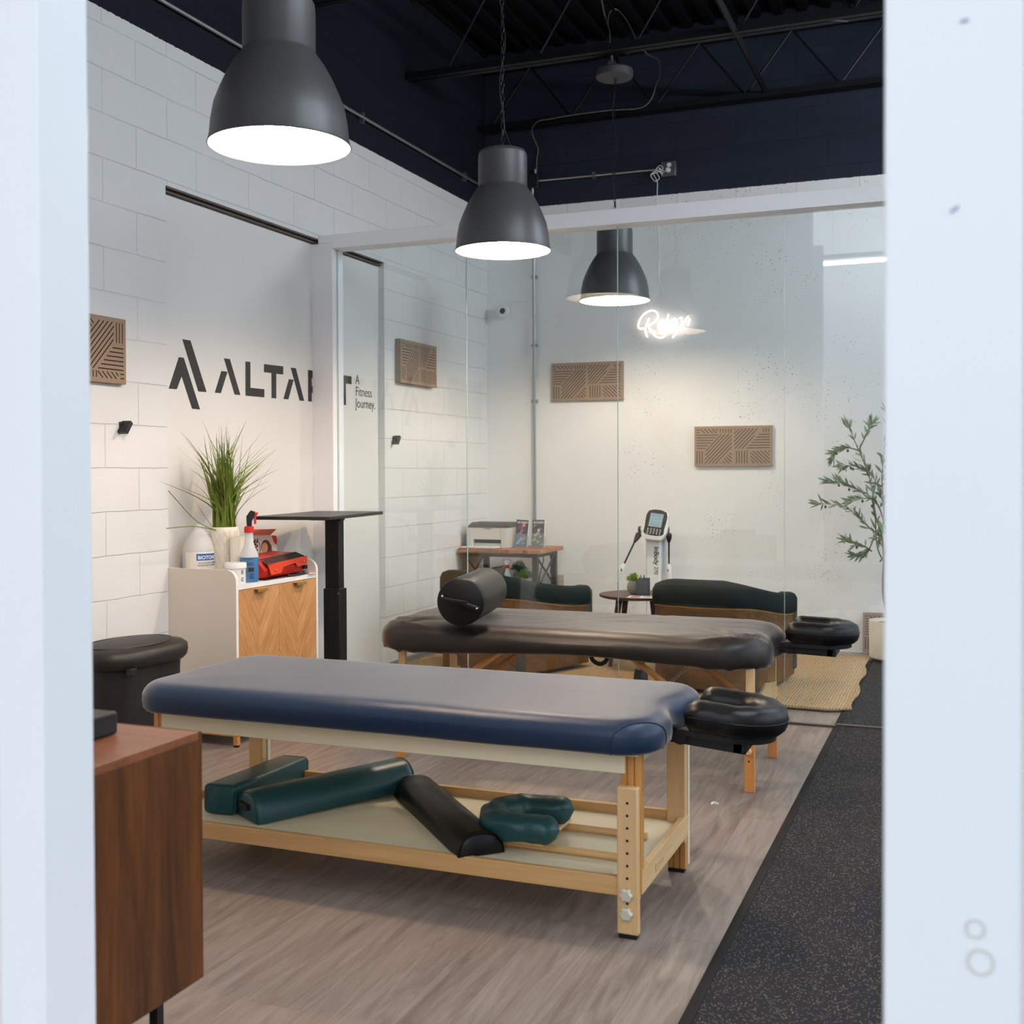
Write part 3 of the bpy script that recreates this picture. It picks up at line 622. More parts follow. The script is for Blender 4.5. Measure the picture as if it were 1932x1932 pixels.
# ================================================================== CUSHION HELPER
def outline(L, W, r, notch=0.0, nw=.24, k=10, kx=24, ky=14):
    """rounded rectangle (centre 0,0) walked counter-clockwise, with an optional shallow notch in the +x end"""
    o = []
    def seg(a, b, n): return [(a[0]+(b[0]-a[0])*i/n, a[1]+(b[1]-a[1])*i/n) for i in range(n)]
    x, y = L/2, W/2
    arc = lambda cx, cy, a0: [(cx+r*math.cos(math.radians(a0+90*i/k)), cy+r*math.sin(math.radians(a0+90*i/k))) for i in range(k)]
    o += seg((-x+r, -y), (x-r, -y), kx)+arc(x-r, -y+r, -90)
    e_ = seg((x, -y+r), (x, y-r), ky*2)
    if notch: e_ = [(px-notch*math.exp(-(py/nw)**4*8) if False else px-notch*(.5+.5*math.cos(PI*min(1, abs(py)/nw))), py) for px, py in e_]
    o += e_+arc(x-r, y-r, 0)+seg((x-r, y), (-x+r, y), kx)+arc(-x+r, y-r, 90)+seg((-x, y-r), (-x, -y+r), ky)+arc(-x+r, -y+r, 180)
    return o
def offset(o, d):
    n = len(o); r = []
    for i in range(n):
        ax_, ay = o[i-1]; bx_, by = o[(i+1) % n]; tx, ty = bx_-ax_, by-ay; l = math.hypot(tx, ty) or 1
        r.append((o[i][0]-ty/l*d, o[i][1]+tx/l*d))
    return r
def cushion(o, prof, crown=.006, disp=None, rings=7):
    """prof: list of (inset, z); closes the top with shrinking rings"""
    R = [[(x, y, z) for x, y in offset(o, i)] for i, z in prof]
    ins, zt = prof[-1]; base = offset(o, ins); cx = 0
    for k in range(1, rings+1):
        f = 1-k/(rings+.3); f2 = f
        R.append([(x*(f*.55+.45) if False else x-(x/abs(x) if x else 0)*min(abs(x), (1-f)*.30), y*f, zt+crown*(1-f*f)) for x, y in base])
    if disp: R = [[disp(Vector(p), k, i) for i, p in enumerate(r)] for k, r in enumerate(R)]
    return R

# ================================================================== BLUE MASSAGE TABLE
bt = thing('massage_table', 'stationary massage table with thick navy blue vinyl top and pale maple legs', 'massage table', (1.95, 3.475, 0))
CXb, CYb = 1.955, 3.475; Lb, Wb = 1.83, .715
ol = outline(Lb, Wb, .13, .035, .17)
zb0, zb1 = .528, .628
pf = [(.03, zb0), (.008, zb0+.003), (0, zb0+.012), (-.003, zb0+.032)]+[(-.003+.062*(1-math.cos(q*PI/20)), zb0+.044+.056*math.sin(q*PI/20)) for q in range(1, 10)]+[(.075, zb1+.0006), (.10, zb1+.0012)]
TB = Matrix.Translation((CXb, CYb, 0))
def dz(p, k, i): return p+Vector((0, 0, .0015*noise.noise(p*5)))
R = cushion(ol, pf, .003, dz)
cu = build('cushion', MB().loft(R, M=TB), M_NAVY, bt, sharp=70)
def seam(a0, a1, zs, name='seam'):
    n = len(ol)
def surf(i, k):
    i0, k0 = int(i), int(k); fi, fk = i-i0, k-k0; n = len(ol); q = lambda a_, b_: Vector(R[min(b_, len(R)-1)][a_ % n])
    return q(i0, k0).lerp(q(i0+1, k0), fi).lerp(q(i0, k0+1).lerp(q(i0+1, k0+1), fi), fk)
pts = []
for j in range(25):
    t = j/24; p = surf(24.2+4.9*(1-math.cos(PI*t)), 1.01+8.2*math.sin(PI*t)**.75)
    pts.append(TB @ (p+Vector((p.x-.74, p.y+.19, .10*math.sin(PI*t))).normalized()*.0012))
build('piping', MB().tube(catmull(pts, 2), .0018, 6), plain('navy_seam', (14, 32, 54), .5), cu)
n_ = len(ol); build('care_tag', MB().box(1.075, 1.083, 3.142, 3.145, .535, .562), M_GFAB, cu)
build('apron', MB().box(1.14, 2.77, 3.175, 3.195, .468, zb0+.004).box(1.14, 2.77, 3.755, 3.775, .468, zb0+.004).box(1.14, 1.16, 3.19, 3.76, .468, zb0).box(2.76, 2.78, 3.19, 3.76, .468, zb0).box(1.10, 2.81, 3.17, 3.78, .520, zb0+.006), M_CREAM, bt)
for sx_ in (0, 1):
    for sy in (0, 1):
        X0 = 2.752 if sx_ else 1.10; X1 = X0+.062; y = 3.18 if sy == 0 else 3.77; s_ = -1 if sy == 0 else 1
        # outer adjustable board and inner grooved post
        if sy == 0: yo, yi = (y-.028, y), (y, y+.032)
        else: yo, yi = (y, y+.028), (y-.032, y)
        lower = .012; top = .435
        lg = MB()
        if sy == 0: lg.box(X0, X1, yo[0], yo[1], lower, top)
        else: lg.box(X0-.0, X1, yi[0], yi[1], .10, .535)
        o = build('leg', lg, M_MAPLE, bt, bevel=.004)
        q = MB()
        if sy == 0:
            for gx in (0, .0215, .043): q.box(X0+.004+gx, X0+.0215+gx, yi[0], yi[1], .12, .535)
            q.box(X0+.012, X1-.006, yi[0]+.006, yi[1]-.004, .1, .535)
        else:
            for gx in (0, .021, .042): q.box(X0+.002+gx, X0+.020+gx, yi[0]+.004, yi[1]-.002, .012, .10)
            q.box(X0+.010, X1-.006, yi[0]+.010, yi[1]-.006, .012, .10); q.slot(1).box(X0+.004, X1+.004, yo[0], yo[1]-.008, .02, .43)
        build('inner_post', q, [M_PINE, M_CREAM], o, bevel=.001, label='grooved orange inner post')
        build('foot_pad', MB().box(X0+.004, X1-.004, (yo if sy == 0 else yi)[0]+.002, (yo if sy == 0 else yi)[1]-.002, 0, .0125), M_BLACK, o)
        if sy == 0:
            for i in range(9):
                z = .39-i*.036
                if i in (7,): z -= .01
                build('adjustment_hole', MB().cyl((X0+.031, yo[0]+.004, z), (X0+.031, yo[0]-.0006, z), .0042, n=10), M_SLOT, o)
            for z in (.128, .074):
                st_ = [(.0185*(1+.10*math.cos(6*a*PI/24))*math.cos(a*PI/24), .0185*(1+.10*math.cos(6*a*PI/24))*math.sin(a*PI/24)) for a in range(48)]
                build('knob', MB().loft([[(X0+.029+u*f, yo[0]-d, z+v*f) for u, v in st_] for f, d in ((.8, 0), (1, .004), (1, .012), (.75, .017))]), plain('clear_knob', (205, 198, 180), .25, 0, .6), o, bevel=0, label='translucent star knob')
# lower shelf
SZ = .166
build('shelf_board', MB().box(1.12, 2.795, 3.19, 3.765, SZ-.012, SZ), M_CREAM, bt)
build('side_rail', MB().box(1.16, 2.752, 3.160, 3.182, .118, SZ+.006), M_MAPLEX, bt, bevel=.002)
build('side_rail', MB().box(1.16, 2.752, 3.765, 3.787, .118, SZ+.030), M_MAPLEX, bt, bevel=.002)
er = build('end_rail', MB().box(2.795, 2.817, 3.19, 3.77, .118, SZ+.022), M_MAPLEY, bt, bevel=.002)
build('end_rail', MB().box(1.10, 1.122, 3.19, 3.77, .118, SZ+.022), M_MAPLEY, bt, bevel=.002)
build('maker_mark', MB().add([(2.8176, 3.36+i*.012, .145) for i in range(0)], []).tube([(2.8175, 3.34, .138), (2.8175, 3.34, .160)], .001, 4).tube([(2.8175, 3.335, .136), (2.8175, 3.44, .143)], .0008, 4).tube([(2.8175, 3.36+.01*i, .148+.004*(i % 2)) for i in range(8)], .0008, 4), plain('burned_mark', (150, 120, 80), .6), er)

def cradle_frame(cx, cy, z, par, L=.2): pass
def horseshoe(c, a, b, r, zr, opening, tilt, rz, mat, wrinkle=.004, n=44):
    """padded ring: ellipse radii a, b, tube radius r, open by +-opening degrees at angle 180"""
    M = Matrix.Translation(c) @ Matrix.Rotation(rz, 4, 'Z') @ Matrix.Rotation(tilt[0], 4, 'X') @ Matrix.Rotation(tilt[1], 4, 'Y')
    pts = []; rr = []; SL = 2*opening+PI*b
    for i in range(n+1):
        u = SL*i/n
        if u < opening: p = Vector((a-b-opening+u, -b, 0))
        elif u < opening+PI*b: t = -PI/2+(u-opening)/b; p = Vector((a-b+b*math.cos(t), b*math.sin(t), 0))
        else: p = Vector((a-b-(u-opening-PI*b), b, 0))
        q = .93+.07*math.cos(t*2) if False else 1; pts.append(p); e_ = min(u, SL-u)/(r*.95)
        rr.append(r*(math.sqrt(max(0, 1-(1-min(1, e_))**2))*.999+.001 if e_ < 1 else 1))
    k = 22; rings = []
    for i, p in enumerate(pts):
        t = (pts[min(i+1, n)]-pts[max(i-1, 0)]).normalized(); nn = Vector((t.y, -t.x, 0)); ring = []
        for j in range(k):
            q = 2*PI*j/k; cc, ss = math.cos(q), math.sin(q); ex = math.copysign(abs(cc)**.85, cc); ez = math.copysign(abs(ss)**.8, ss)
            v = p+nn*rr[i]*ex+Vector((0, 0, rr[i]*zr*ez)); v += (nn*ex+Vector((0, 0, ez)))*wrinkle*noise.noise(Vector((v.x*24, v.y*24, j*.6)))
            ring.append(M @ v)
        rings.append(ring)
    return MB().loft(rings), M
def cradle(label, c, rz, tilt, a=.135, b=.105, r=.05, opening=.12):
    t = thing('face_cradle', label, 'face cradle', (c[0], c[1], c[2]-.09), 0)
    mb, M = horseshoe(c, a, b, r, .92, opening, tilt, rz, M_BVIN)
    cu_ = build('cushion', mb, M_BVIN, t, sharp=80)
    n = 36; sm_ = [M @ Vector((a-b-opening*.8, -(b+r*1.004), .004))]+[M @ Vector((a-b+(b+r*1.004)*math.cos(-PI/2+PI*i/n), (b+r*1.004)*math.sin(-PI/2+PI*i/n), .004)) for i in range(n+1)]+[M @ Vector((a-b-opening*.8, b+r*1.004, .004))]
    build('seam', MB().tube(sm_, .0013, 4), M_BLACK, cu_)
    pl = [(a-b-opening, -b-.02)]+[(a-b+(b+.02)*math.cos(math.radians(q)), (b+.02)*math.sin(math.radians(q))) for q in range(-90, 91, 12)]+[(a-b-opening, b+.02)]
    build('platform', MB().prism(pl, -.062, -.044, 'z', M), M_BLACK, t)
    build('bracket', MB().box(-.17, .06, -b*.85, -b*.55, -.098, -.05, M).box(-.17, .06, b*.55, b*.85, -.098, -.05, M).box(.03, .07, -b*.85, b*.85, -.098, -.06, M), M_BLACK, t, bevel=.003)
    for s_ in (-1, 1):
        build('clamp_lever', MB().add([], []).tube([M @ Vector((-.13, s_*b*.95, -.075)), M @ Vector((-.13, s_*b*.62, -.075))], .024, 16), M_BLACK, t, bevel=.002)
        build('support_rod', MB().tube([M @ Vector((-.13, s_*b*.7, -.075)), M @ Vector((-.23, s_*b*.7, -.070))], .009, 8), M_BLACK, t)
    return t, M
cradle('black padded horseshoe headrest on the end of the blue massage table', (3.005, 3.545, .588), 0, (0, .09), .122, .116, .052, .13)

# black massage table ------------------------------------------------
kt = thing('massage_table', 'folding massage table under a creased black fitted sheet with orange beech legs', 'massage table', (2.0, 5.1, 0))
Lk, Wk = 1.835, .77; TK = Matrix.Translation((1.995, 5.115, 0)); ok_ = outline(Lk, Wk, .20, .03, .16, 12, 40, 18)
z0k, z1k = .528, .640
pk = [(.06, z0k+.004), (.012, z0k-.004), (.0, z0k+.006), (-.003, z0k+.02)]+[(-.003+.095*(1-math.cos(q*PI/20)), z0k+.032+.080*math.sin(q*PI/20)) for q in range(1, 10)]+[(.115, z1k)]
def dk_(p, k, i):
    f = noise.noise(Vector((p.x*2.2, p.y*9, 1.3)))*.004+noise.noise(Vector((p.x*14, p.y*14, 4)))*.0016
    # gathers converging on the corners
    for cx_, cy_ in ((.80, -.30), (-.80, -.30)):
        d = Vector((p.x-cx_, p.y-cy_, 0)); r_ = d.length
        if r_ < .30: f += .0055*math.sin(math.atan2(d.y, d.x)*13)*math.exp(-((r_-.10)/.12)**2)
    s_ = (.014*math.sin(p.x*4+1.2)-.006) if k < 5 else 0
    # a fold line crossing the middle
    u = (p.x-.05)-(p.y*.9); f -= .004*math.exp(-(u/.018)**2)*(1 if p.y > -.25 else .2)
    return p+Vector((0, 0, f+s_))
Rk = cushion(ok_, pk, .004, dk_, 9)
cs = build('fitted_sheet', MB().loft(Rk, M=TK), M_SHEET, kt, sharp=75)
sw = [TK @ (Vector(Rk[k][len(ok_)-9])+Vector((-.002, -.003, .001))) for k in range(3, 8)]
build('stitching', MB().tube(catmull(sw, 3), .0008, 4), M_GFAB, cs)
for sx_ in (-1, 1):
    for sy in (-1, 1):
        x = 2.02+sx_*.80 if sx_ < 0 else 2.842; y = 4.785 if sy < 0 else 5.40
        o = build('leg', MB().box(x-.022, x+.022, y-.014, y+.014, .0, .33), M_BEECH, kt, bevel=.003)
        build('upper_leg', MB().box(x-.018, x+.018, y+(.012 if sy < 0 else -.032), y+(.032 if sy < 0 else -.012), .20, .56), M_MAPLE, o, bevel=.002, label='paler inner leg')
        for z in (.13, .215, .262, .305): build('adjustment_hole', MB().cyl((x, y-.010, z), (x, y-.0146, z), .004, n=8), M_SLOT, o)
        build('knob', MB().lathe([(.001, 0), (.013, 0), (.015, .004), (.015, .010), (.010, .014), (.001, .014)], (0, 0, 0), 18, M=frame((x-.002, y-.014, .172), (1, 0, 0), (0, 0, 1), (0, -1, 0))), M_MAPLE, o)
        build('strut', MB().tube([(x+sx_*-.01, y+.018, .18), (x-sx_*.52, y+.018, .535)], .014, 4, flat=.7), M_BEECHX, kt)
build('cross_panel', MB().prism([(4.80, .30), (5.39, .30), (5.385, .36), (5.10, .40), (4.81, .36)], 2.852, 2.862, 'x').box(2.855, 2.865, 4.80, 5.39, .29, .33), M_MAPLEY, kt)
build('apron', MB().box(1.2, 2.85, 4.83, 4.85, .535, .562).box(1.2, 2.85, 5.40, 5.42, .535, .562).box(1.18, 1.2, 4.83, 5.42, .535, .562).box(2.83, 2.85, 4.83, 5.42, .535, .562), M_BEECHX, kt)
cb = MB()
for y in (4.9, 5.3): cb.cyl((2.60, y, .53), (2.20, y, .17), .0016, n=5).cyl((1.40, y, .53), (1.72, y, .24), .0016, n=5)
build('support_cable', cb, M_STEEL, kt)
hp = oy(1200, 1245, 4.9)
build('carry_strap', MB().tube(catmull([(2.13, 4.86, .535), (2.135, 4.86, .50), (2.17, 4.86, .482), (2.20, 4.86, .50), (2.205, 4.86, .535)], 5), .011, 6, flat=.25), M_BLACK, kt)
cradle('black padded headrest ring on the right end of the black massage table', (3.08, 5.275, .618), .0, (0, .03), .108, .108, .052, .15)
# round bolster
b0, b1 = oz(868, 1131, .765), oz(945, 1093, .765)
ax_ = (b1-b0); ax_.z = 0; ax_.normalize(); b0 = Vector((b0.x, b0.y, .753)); b1 = b0+ax_*.57
bs = thing('round_bolster', 'black cylindrical bolster lying across the black massage table', 'bolster', (b0.x, b0.y, .64))
rb = .108
build('roll', MB().tube([b0, b0+ax_*.004, b0+ax_*.015, b0+ax_*.1, b1-ax_*.015, b1-ax_*.003, b1], [rb*.93, rb*.985, rb, rb*1.0, rb, rb*.985, rb*.93], 48), M_BVIN, bs, sharp=60)
side = Vector((-ax_.y, ax_.x, 0)); hb = b0-ax_*.002
build('handle', MB().tube(catmull([hb-side*.085+Vector((0, 0, -.03)), hb-side*.03-ax_*.02+Vector((0, 0, -.006)), hb+side*.03*-1-ax_*.02+Vector((0, 0, .0)), hb+side*.07*-1+side*.13-ax_*.015+Vector((0, 0, .012)), hb+side*.085+Vector((0, 0, .03))], 5), .011, 8, flat=.4), M_BLACK, bs)
for s_ in (-1, 1): build('rivet', MB().sphere(hb+side*s_*.078+Vector((0, 0, s_*.026))-ax_*.01, .006, 10, 6), M_CHROME, bs)

# ================================================================== THINGS ON THE LOWER SHELF
def half_bolster(name, label, a, b, r, mat, z, zend=None, hgt=.9, rnd=.02):
    a, b = Vector((a[0], a[1], z)), Vector((b[0], b[1], zend if zend is not None else z)); d = (b-a).normalized(); s_ = Vector((-d.y, d.x, 0)).normalized(); u = s_.cross(d)*-1
    if u.z < 0: u = -u
    L = (b-a).length; rings = []
    for t, f in ((0, .80), (.008, .95), (.025, 1.0), (.3, 1), (.6, 1), (L-.025, 1.0), (L-.008, .95), (L, .8)):
        p = a+d*t; ring = []
        for k in range(25):
            q = PI*k/24; c_, s2 = math.cos(q), math.sin(q); v = p+s_*(r*f*math.copysign(abs(c_)**.8, c_))+u*(r*hgt*f*s2**.85+.012*(1-f)); ring.append(v)
        for k in range(1, 8): ring.append(p+s_*(r*f*(-1+k/4))+u*(-.0+.012*(1-f)))
        rings.append(ring)
    t = thing(name, label, 'bolster', tuple(a)); o = build('padding', MB().loft(rings), mat, t, sharp=60)
    e_ = MB()
    for rg_ in (rings[1], rings[-2]): e_.tube([v for v in rg_], .0022, 5, closed=True)
    build('piping', e_, mat, t)
    return t, a, d, s_, u
half_bolster('half_round_bolster', 'black half-round bolster lying on the lower shelf of the blue table', (2.312, 3.20), (1.812, 3.735), .078, M_BVIN, SZ+.002)
t, a, d, s_, u = half_bolster('half_round_bolster', 'long dark teal half-round bolster sloping up over the lower shelf', (1.43, 3.245), (1.75, 3.79), .083, M_GVIN, SZ+.004, SZ+.022, 1.12)
build('strap', MB().box(-.03, .03, -.012, .0, -.008, .012, M=frame(a+u*.045, s_, -d*-1, u)), M_BLACK, t)
# rectangular teal bolster leaning behind
t = thing('block_bolster', 'teal rectangular bolster at the far left of the lower shelf, propped over the rear rail', 'bolster', (1.33, 3.3, SZ))
A0, A1 = Vector((1.31, 3.26, SZ+.055)), oy(556, 1450, 3.80); d = (A1-A0).normalized(); s_ = Vector((-d.y, d.x, 0)).normalized(); u = s_.cross(d)
if u.z < 0: u = -u
rp = rrect(-.062, .062, -.05, .05, .018, 5); rings = []
L = (A1-A0).length
for tt_, f in ((0, .86), (.008, .96), (.02, 1), (L*.5, 1), (L-.02, 1), (L-.008, .96), (L, .84)): rings.append([A0+d*tt_+s_*x*f+u*y*f for x, y in rp])
build('padding', MB().loft(rings), M_GVIN, t, sharp=50)
build('piping', MB().tube(rings[1], .0025, 5, closed=True).tube(rings[-2], .0025, 5, closed=True), M_GVIN, t)
# spare teal headrest with wooden frame
t = thing('face_cradle', 'spare teal horseshoe headrest with wooden dowel frame on the lower shelf', 'face cradle', (2.42, 3.45, SZ))
mb, M = horseshoe((2.425, 3.385, SZ+.076), .140, .108, .048, .85, .125, (.0, .0), PI+.12, M_GVIN, .007)
build('cushion', mb, M_GVIN, t, sharp=80)
build('dowel', MB().cyl((2.30, 3.535, SZ+.013), (2.742, 3.525, SZ+.013), .0115), M_MAPLEX, t)
build('dowel', MB().cyl((2.30, 3.315, SZ+.013), (2.722, 3.305, SZ+.013), .0115), M_MAPLEX, t)
build('cross_plate', MB().box(2.34, 2.48, 3.275, 3.55, SZ+.025, SZ+.037), M_MAPLEY, t, bevel=.003)
tag(build('black_disc', MB().lathe([(.001, 0), (.024, 0), (.026, .008), (.02, .016), (.001, .017)], (2.175, 3.61, SZ+.001), 20), M_BLACK, loc=(2.175, 3.61, SZ)), 'small round black disc on the lower shelf behind the black bolster', 'disc')
tag(build('paper_scrap', MB().tube(catmull([oz(1341, 1517, .003), oz(1347, 1514, .006), oz(1356, 1517, .002)], 4), .006, 5, flat=.15), M_PAPER, loc=tuple(oz(1347, 1516, 0))), 'tiny curl of white paper on the wood floor near the table leg', 'paper')

# ================================================================== WHITE CABINET
X1, Y0c, Y1c = .40, 4.655, 5.405
cab = thing('storage_cabinet', 'off-white cabinet with two chevron oak doors against the left wall', 'cabinet', (.2, 5.03, 0))
bodyM = MB().box(-.04, X1-.02, Y0c+.018, Y1c-.018, .11, .128).box(-.04, X1-.002, Y0c+.018, Y1c-.018, .765, .788).box(-.04, -.028, Y0c+.018, Y1c-.018, .11, .86)
build('body', bodyM, M_EDGEW, cab)
rp = [(-.04, .11), (X1, .11)]+[(X1-.055+.055*math.cos(a*PI/16), .862-.055+.055*math.sin(a*PI/16)) for a in range(9)]+[(-.04, .862)]
for y in (Y0c, Y1c-.018):
    sp_ = build('side_panel', MB().prism(rp, y, y+.018, 'y'), M_CABW, cab)
    build('edge_band', MB().loft([[(x+.0007, y-.0005, z+.0007) for x, z in rp[1:]], [(x+.0007, y+.0185, z+.0007) for x, z in rp[1:]]], False, False, False), M_EDGEW, sp_)
ym = (Y0c+Y1c)/2
for i, (a, b) in enumerate(((Y0c+.020, ym-.001), (ym+.001, Y1c-.020))):
    c = (a+b)/2
    dmesh = MB().box(X1-.02, X1-.003, a-c, b-c, .13, .762)
    me_o = build('door', MB(), M_CHEV, cab) if False else None
    o = bpy.data.objects.new('door', bpy.data.meshes.new('door')); o.data.from_pydata([tuple(v) for v in MB().box(X1-.02-.2, X1-.003-.2, a-c, b-c, .13, .762).v], [], MB().box(0, 1, 0, 1, 0, 1).f)
    o.data.materials.append(M_CHEV); COL.objects.link(o); o.parent = cab; o.location = (0, c-5.03, 0); WM[o.name] = wmat(cab) @ Matrix.Translation((0, c-5.03, 0))
    import bmesh
    b_ = bmesh.new(); b_.from_mesh(o.data); bmesh.ops.recalc_face_normals(b_, faces=b_.faces); b_.to_mesh(o.data); b_.free()
    build('handle', MB().box(X1-.004, X1+.024, c-.045, c+.045, .755, .7585).box(X1+.0215, X1+.0245, c-.045, c+.045, .742, .7585), M_BRASS, o, bevel=.0008, label='flat brass tab handle')
build('base_frame', MB().box(X1-.03, X1-.005, Y0c+.05, Y1c-.05, .085, .11).box(0, X1-.005, Y0c+.012, Y0c+.037, .05, .075).box(0, X1-.005, Y1c-.037, Y1c-.012, .05, .075), M_BEECHX, cab, bevel=.002)
for x in (.01, X1-.03):
    for y in (Y0c+.01, Y1c-.035):
        o = build('leg', MB().box(x, x+.025, y, y+.025, .010, .11), M_BEECH, cab, bevel=.002); build('foot_pad', MB().box(x+.003, x+.022, y+.003, y+.022, 0, .0105), M_BLACK, o)
ZS = .7885
# grass plant
vc = Vector((.155, 4.905, ZS))
pt = thing('potted_grass', 'tall artificial grass plant in a white patterned ceramic vase on the cabinet', 'plant', tuple(vc))
vp = [(.001, 0), (.066, 0), (.071, .008), (.073, .03), (.074, .24), (.072, .262), (.068, .27), (.062, .268), (.060, .24), (.001, .238)]
pot = build('vase', MB().lathe(vp, vc, 48), M_CERAM, pt)
ms = MB()
for i in range(18):
    for j in range(7):
        for s2 in (-1, 1):
            for kk in (0, .35):
                pts = []
                for q in range(3):
                    f = q/2; an = 2*PI*(i+.5*(j % 2)+kk*.5*s2+s2*f*.5)/18; z = .03+j*.031+f*.031
                    pts.append(vc+Vector((.0745*math.cos(an), .0745*math.sin(an), z)))
                ms.tube(pts, .0019, 5)
build('relief_pattern', ms, M_CERAM, pot)
gm = MB(); random.seed(11)
def blade(base, tip, sag, wd):
    pts = []; n = 9
    side_ = Vector((random.uniform(-1, 1), random.uniform(-1, 1), .1)).normalized()
    for i in range(n+1):
        t = i/n; p = base.lerp(tip, t); h = Vector((tip.x-base.x, tip.y-base.y, 0)); p = p+Vector((0, 0, sag*math.sin(PI*t)))-h*(.28*math.sin(PI*t)*(1 if sag >= 0 else 0)); pts.append(p)
    vs = []; fs = []
    for i, p in enumerate(pts):
        t = i/n; wv = wd*(.55+.45*math.sin(min(1, t*2.2)*PI/2))*(1-t**2.2)+.0004; vs += [p-side_*wv, p+Vector((0, 0, 0))+side_.cross(Vector((0, 0, 1)))*wv*.35, p+side_*wv]
    for i in range(n): b_ = i*3; fs += [(b_, b_+1, b_+4, b_+3), (b_+1, b_+2, b_+5, b_+4)]
    gm.add(vs, fs)
base0 = vc+Vector((0, 0, .22))
for i in range(150):
    an = random.uniform(0, 2*PI); sp_ = abs(random.gauss(0, .15)); hgt = random.uniform(.28, .60)*(1-sp_*.9)
    tip = base0+Vector((sp_*math.cos(an)*.8+.02, sp_*math.sin(an)*1.5, hgt)); tip.x = max(tip.x, .0)
    blade(base0+Vector((random.uniform(-.045, .045), random.uniform(-.05, .05), 0)), tip, random.uniform(-.01, .05), random.uniform(.0032, .0085))
for px in ((322, 920), (341, 815), (383, 795), (465, 793), (500, 810), (516, 828), (520, 848), (530, 883), (500, 878), (352, 825), (413, 800), (333, 843), (505, 845)):
    tip = ox(px[0], px[1], random.uniform(.1, .2)); blade(base0+Vector((0, random.uniform(-.03, .03), 0)), tip, .03, .0036)
for px, s_ in (((318, 926), -.02), ((314, 997), .02)):
    tip = ox(px[0], px[1], .17); gm.tube(catmull([base0+Vector((0, 0, .02)), base0.lerp(tip, .5)+Vector((0, 0, .03 if px[1] > 950 else -.035)), tip], 5), .0022, 5)
for v in gm.v: v.x = max(v.x, .004 if v.y < 4.67 else -.035)
gr = build('grass_leaves', gm, M_LEAF, pt, sharp=80); gr['kind'] = 'stuff'
# gallon jug
jc = Vector((.075, 4.80, ZS))
t = thing('plastic_jug', 'translucent white gallon jug with a blue label at the left end of the cabinet', 'jug', tuple(jc))
build('jug_body', MB().lathe([(.001, 0), (.074, 0), (.079, .008), (.079, .155), (.076, .175), (.060, .215), (.036, .25), (.021, .262), (.021, .285), (.001, .286)], jc, 40), M_JUG, t)
dcam = (CAM-jc); dcam.z = 0; dcam.normalize(); aj = math.atan2(dcam.y, dcam.x)
def wrap(c, r, a0, a1, z0, z1, n=12): return MB().loft([[(c.x+r*math.cos(a0+(a1-a0)*i/n), c.y+r*math.sin(a0+(a1-a0)*i/n), c.z+z) for i in range(n+1)] for z in (z0, z1)], False, False, False)
build('label_sheet', wrap(jc, .0795, aj-.9, aj+1.25, .035, .15), M_PAPER, t)
build('label_band', wrap(jc, .0800, aj-.14, aj+1.25, .108, .142), M_BLUELAB, t)
def wraptext(body, size, c, r, a0, z, mat, parent, nm='lettering', depth=.0004, bold=0):
    tmp = MB(); text_mb(tmp, body, size, Matrix.Identity(4), depth, 1.0, bold)
    for i, v in enumerate(tmp.v): an = a0+v.x/r; tmp.v[i] = Vector((c.x+(r+v.z)*math.cos(an), c.y+(r+v.z)*math.sin(an), c.z+z+v.y))
    build(nm, tmp, mat, parent)
wraptext('BIOTONE', .0245, jc, .0805, aj-.06, .115, M_WPL, t, bold=.0006)
wraptext('ADVANCED THERAPY\nMASSAGE LOTION', .0125, jc, .0803, aj-.05, .092, plain('grey_ink', (120, 118, 116), .6), t)
build('drop_mark', MB().tube([(jc.x+.0805*math.cos(aj+.5+.14*math.cos(q*PI/8)), jc.y+.0805*math.sin(aj+.5+.14*math.cos(q*PI/8)), jc.z+.052+.012*math.sin(q*PI/8)) for q in range(16)], .0012, 4, closed=True), M_BLUELAB, t)
# pump bottle just showing behind the jug
pb = Vector((.045, 4.925, ZS)); tag(build('squeeze_bottle', MB().lathe([(.001, 0), (.024, 0), (.026, .02), (.026, .14), (.012, .165), (.012, .19), (.016, .19), (.016, .21), (.001, .21)], pb, 20), M_WPL, loc=tuple(pb)), 'small white bottle half hidden between the jug and the vase', 'bottle')
# paper towel roll
rc = Vector((.262, 4.862, ZS))
t = thing('paper_roll', 'white paper roll standing in front of the patterned vase', 'paper roll', tuple(rc))
build('paper', MB().lathe([(.018, 0), (.036, 0), (.036, .225), (.018, .225)], rc, 32, False, False).lathe([(.018, .225), (.018, 0)], rc, 32, False, False), M_PAPER, t)
build('core', MB().lathe([(.0175, 0), (.0175, .224)], rc, 20, False, False), plain('card', (170, 140, 105), .8), t)
# jar
jr = Vector((.342, 4.735, ZS))
t = thing('lidded_jar', 'small white screw-top tub at the front left corner of the cabinet', 'jar', tuple(jr))
build('tub', MB().lathe([(.001, 0), (.046, 0), (.049, .004), (.049, .082), (.001, .082)], jr, 36), M_WPL, t)
build('lid', MB().lathe([(.051, .076), (.053, .078), (.053, .100), (.050, .105), (.001, .105)], jr, 36), M_WPL, t)
d2 = CAM-jr; aa = math.atan2(d2.y, d2.x)
build('label_print', wrap(jr, .0494, aa-.75, aa-.35, .066, .072), M_INK, t); wraptext('8', .03, jr, .0495, aa+.55, .05, M_INK, t); wraptext('0', .03, jr, .0495, aa+.55, .014, M_INK, t)
build('label_sheet', wrap(jr, .0493, aa-.8, aa+.45, .01, .062), M_PAPER, t)
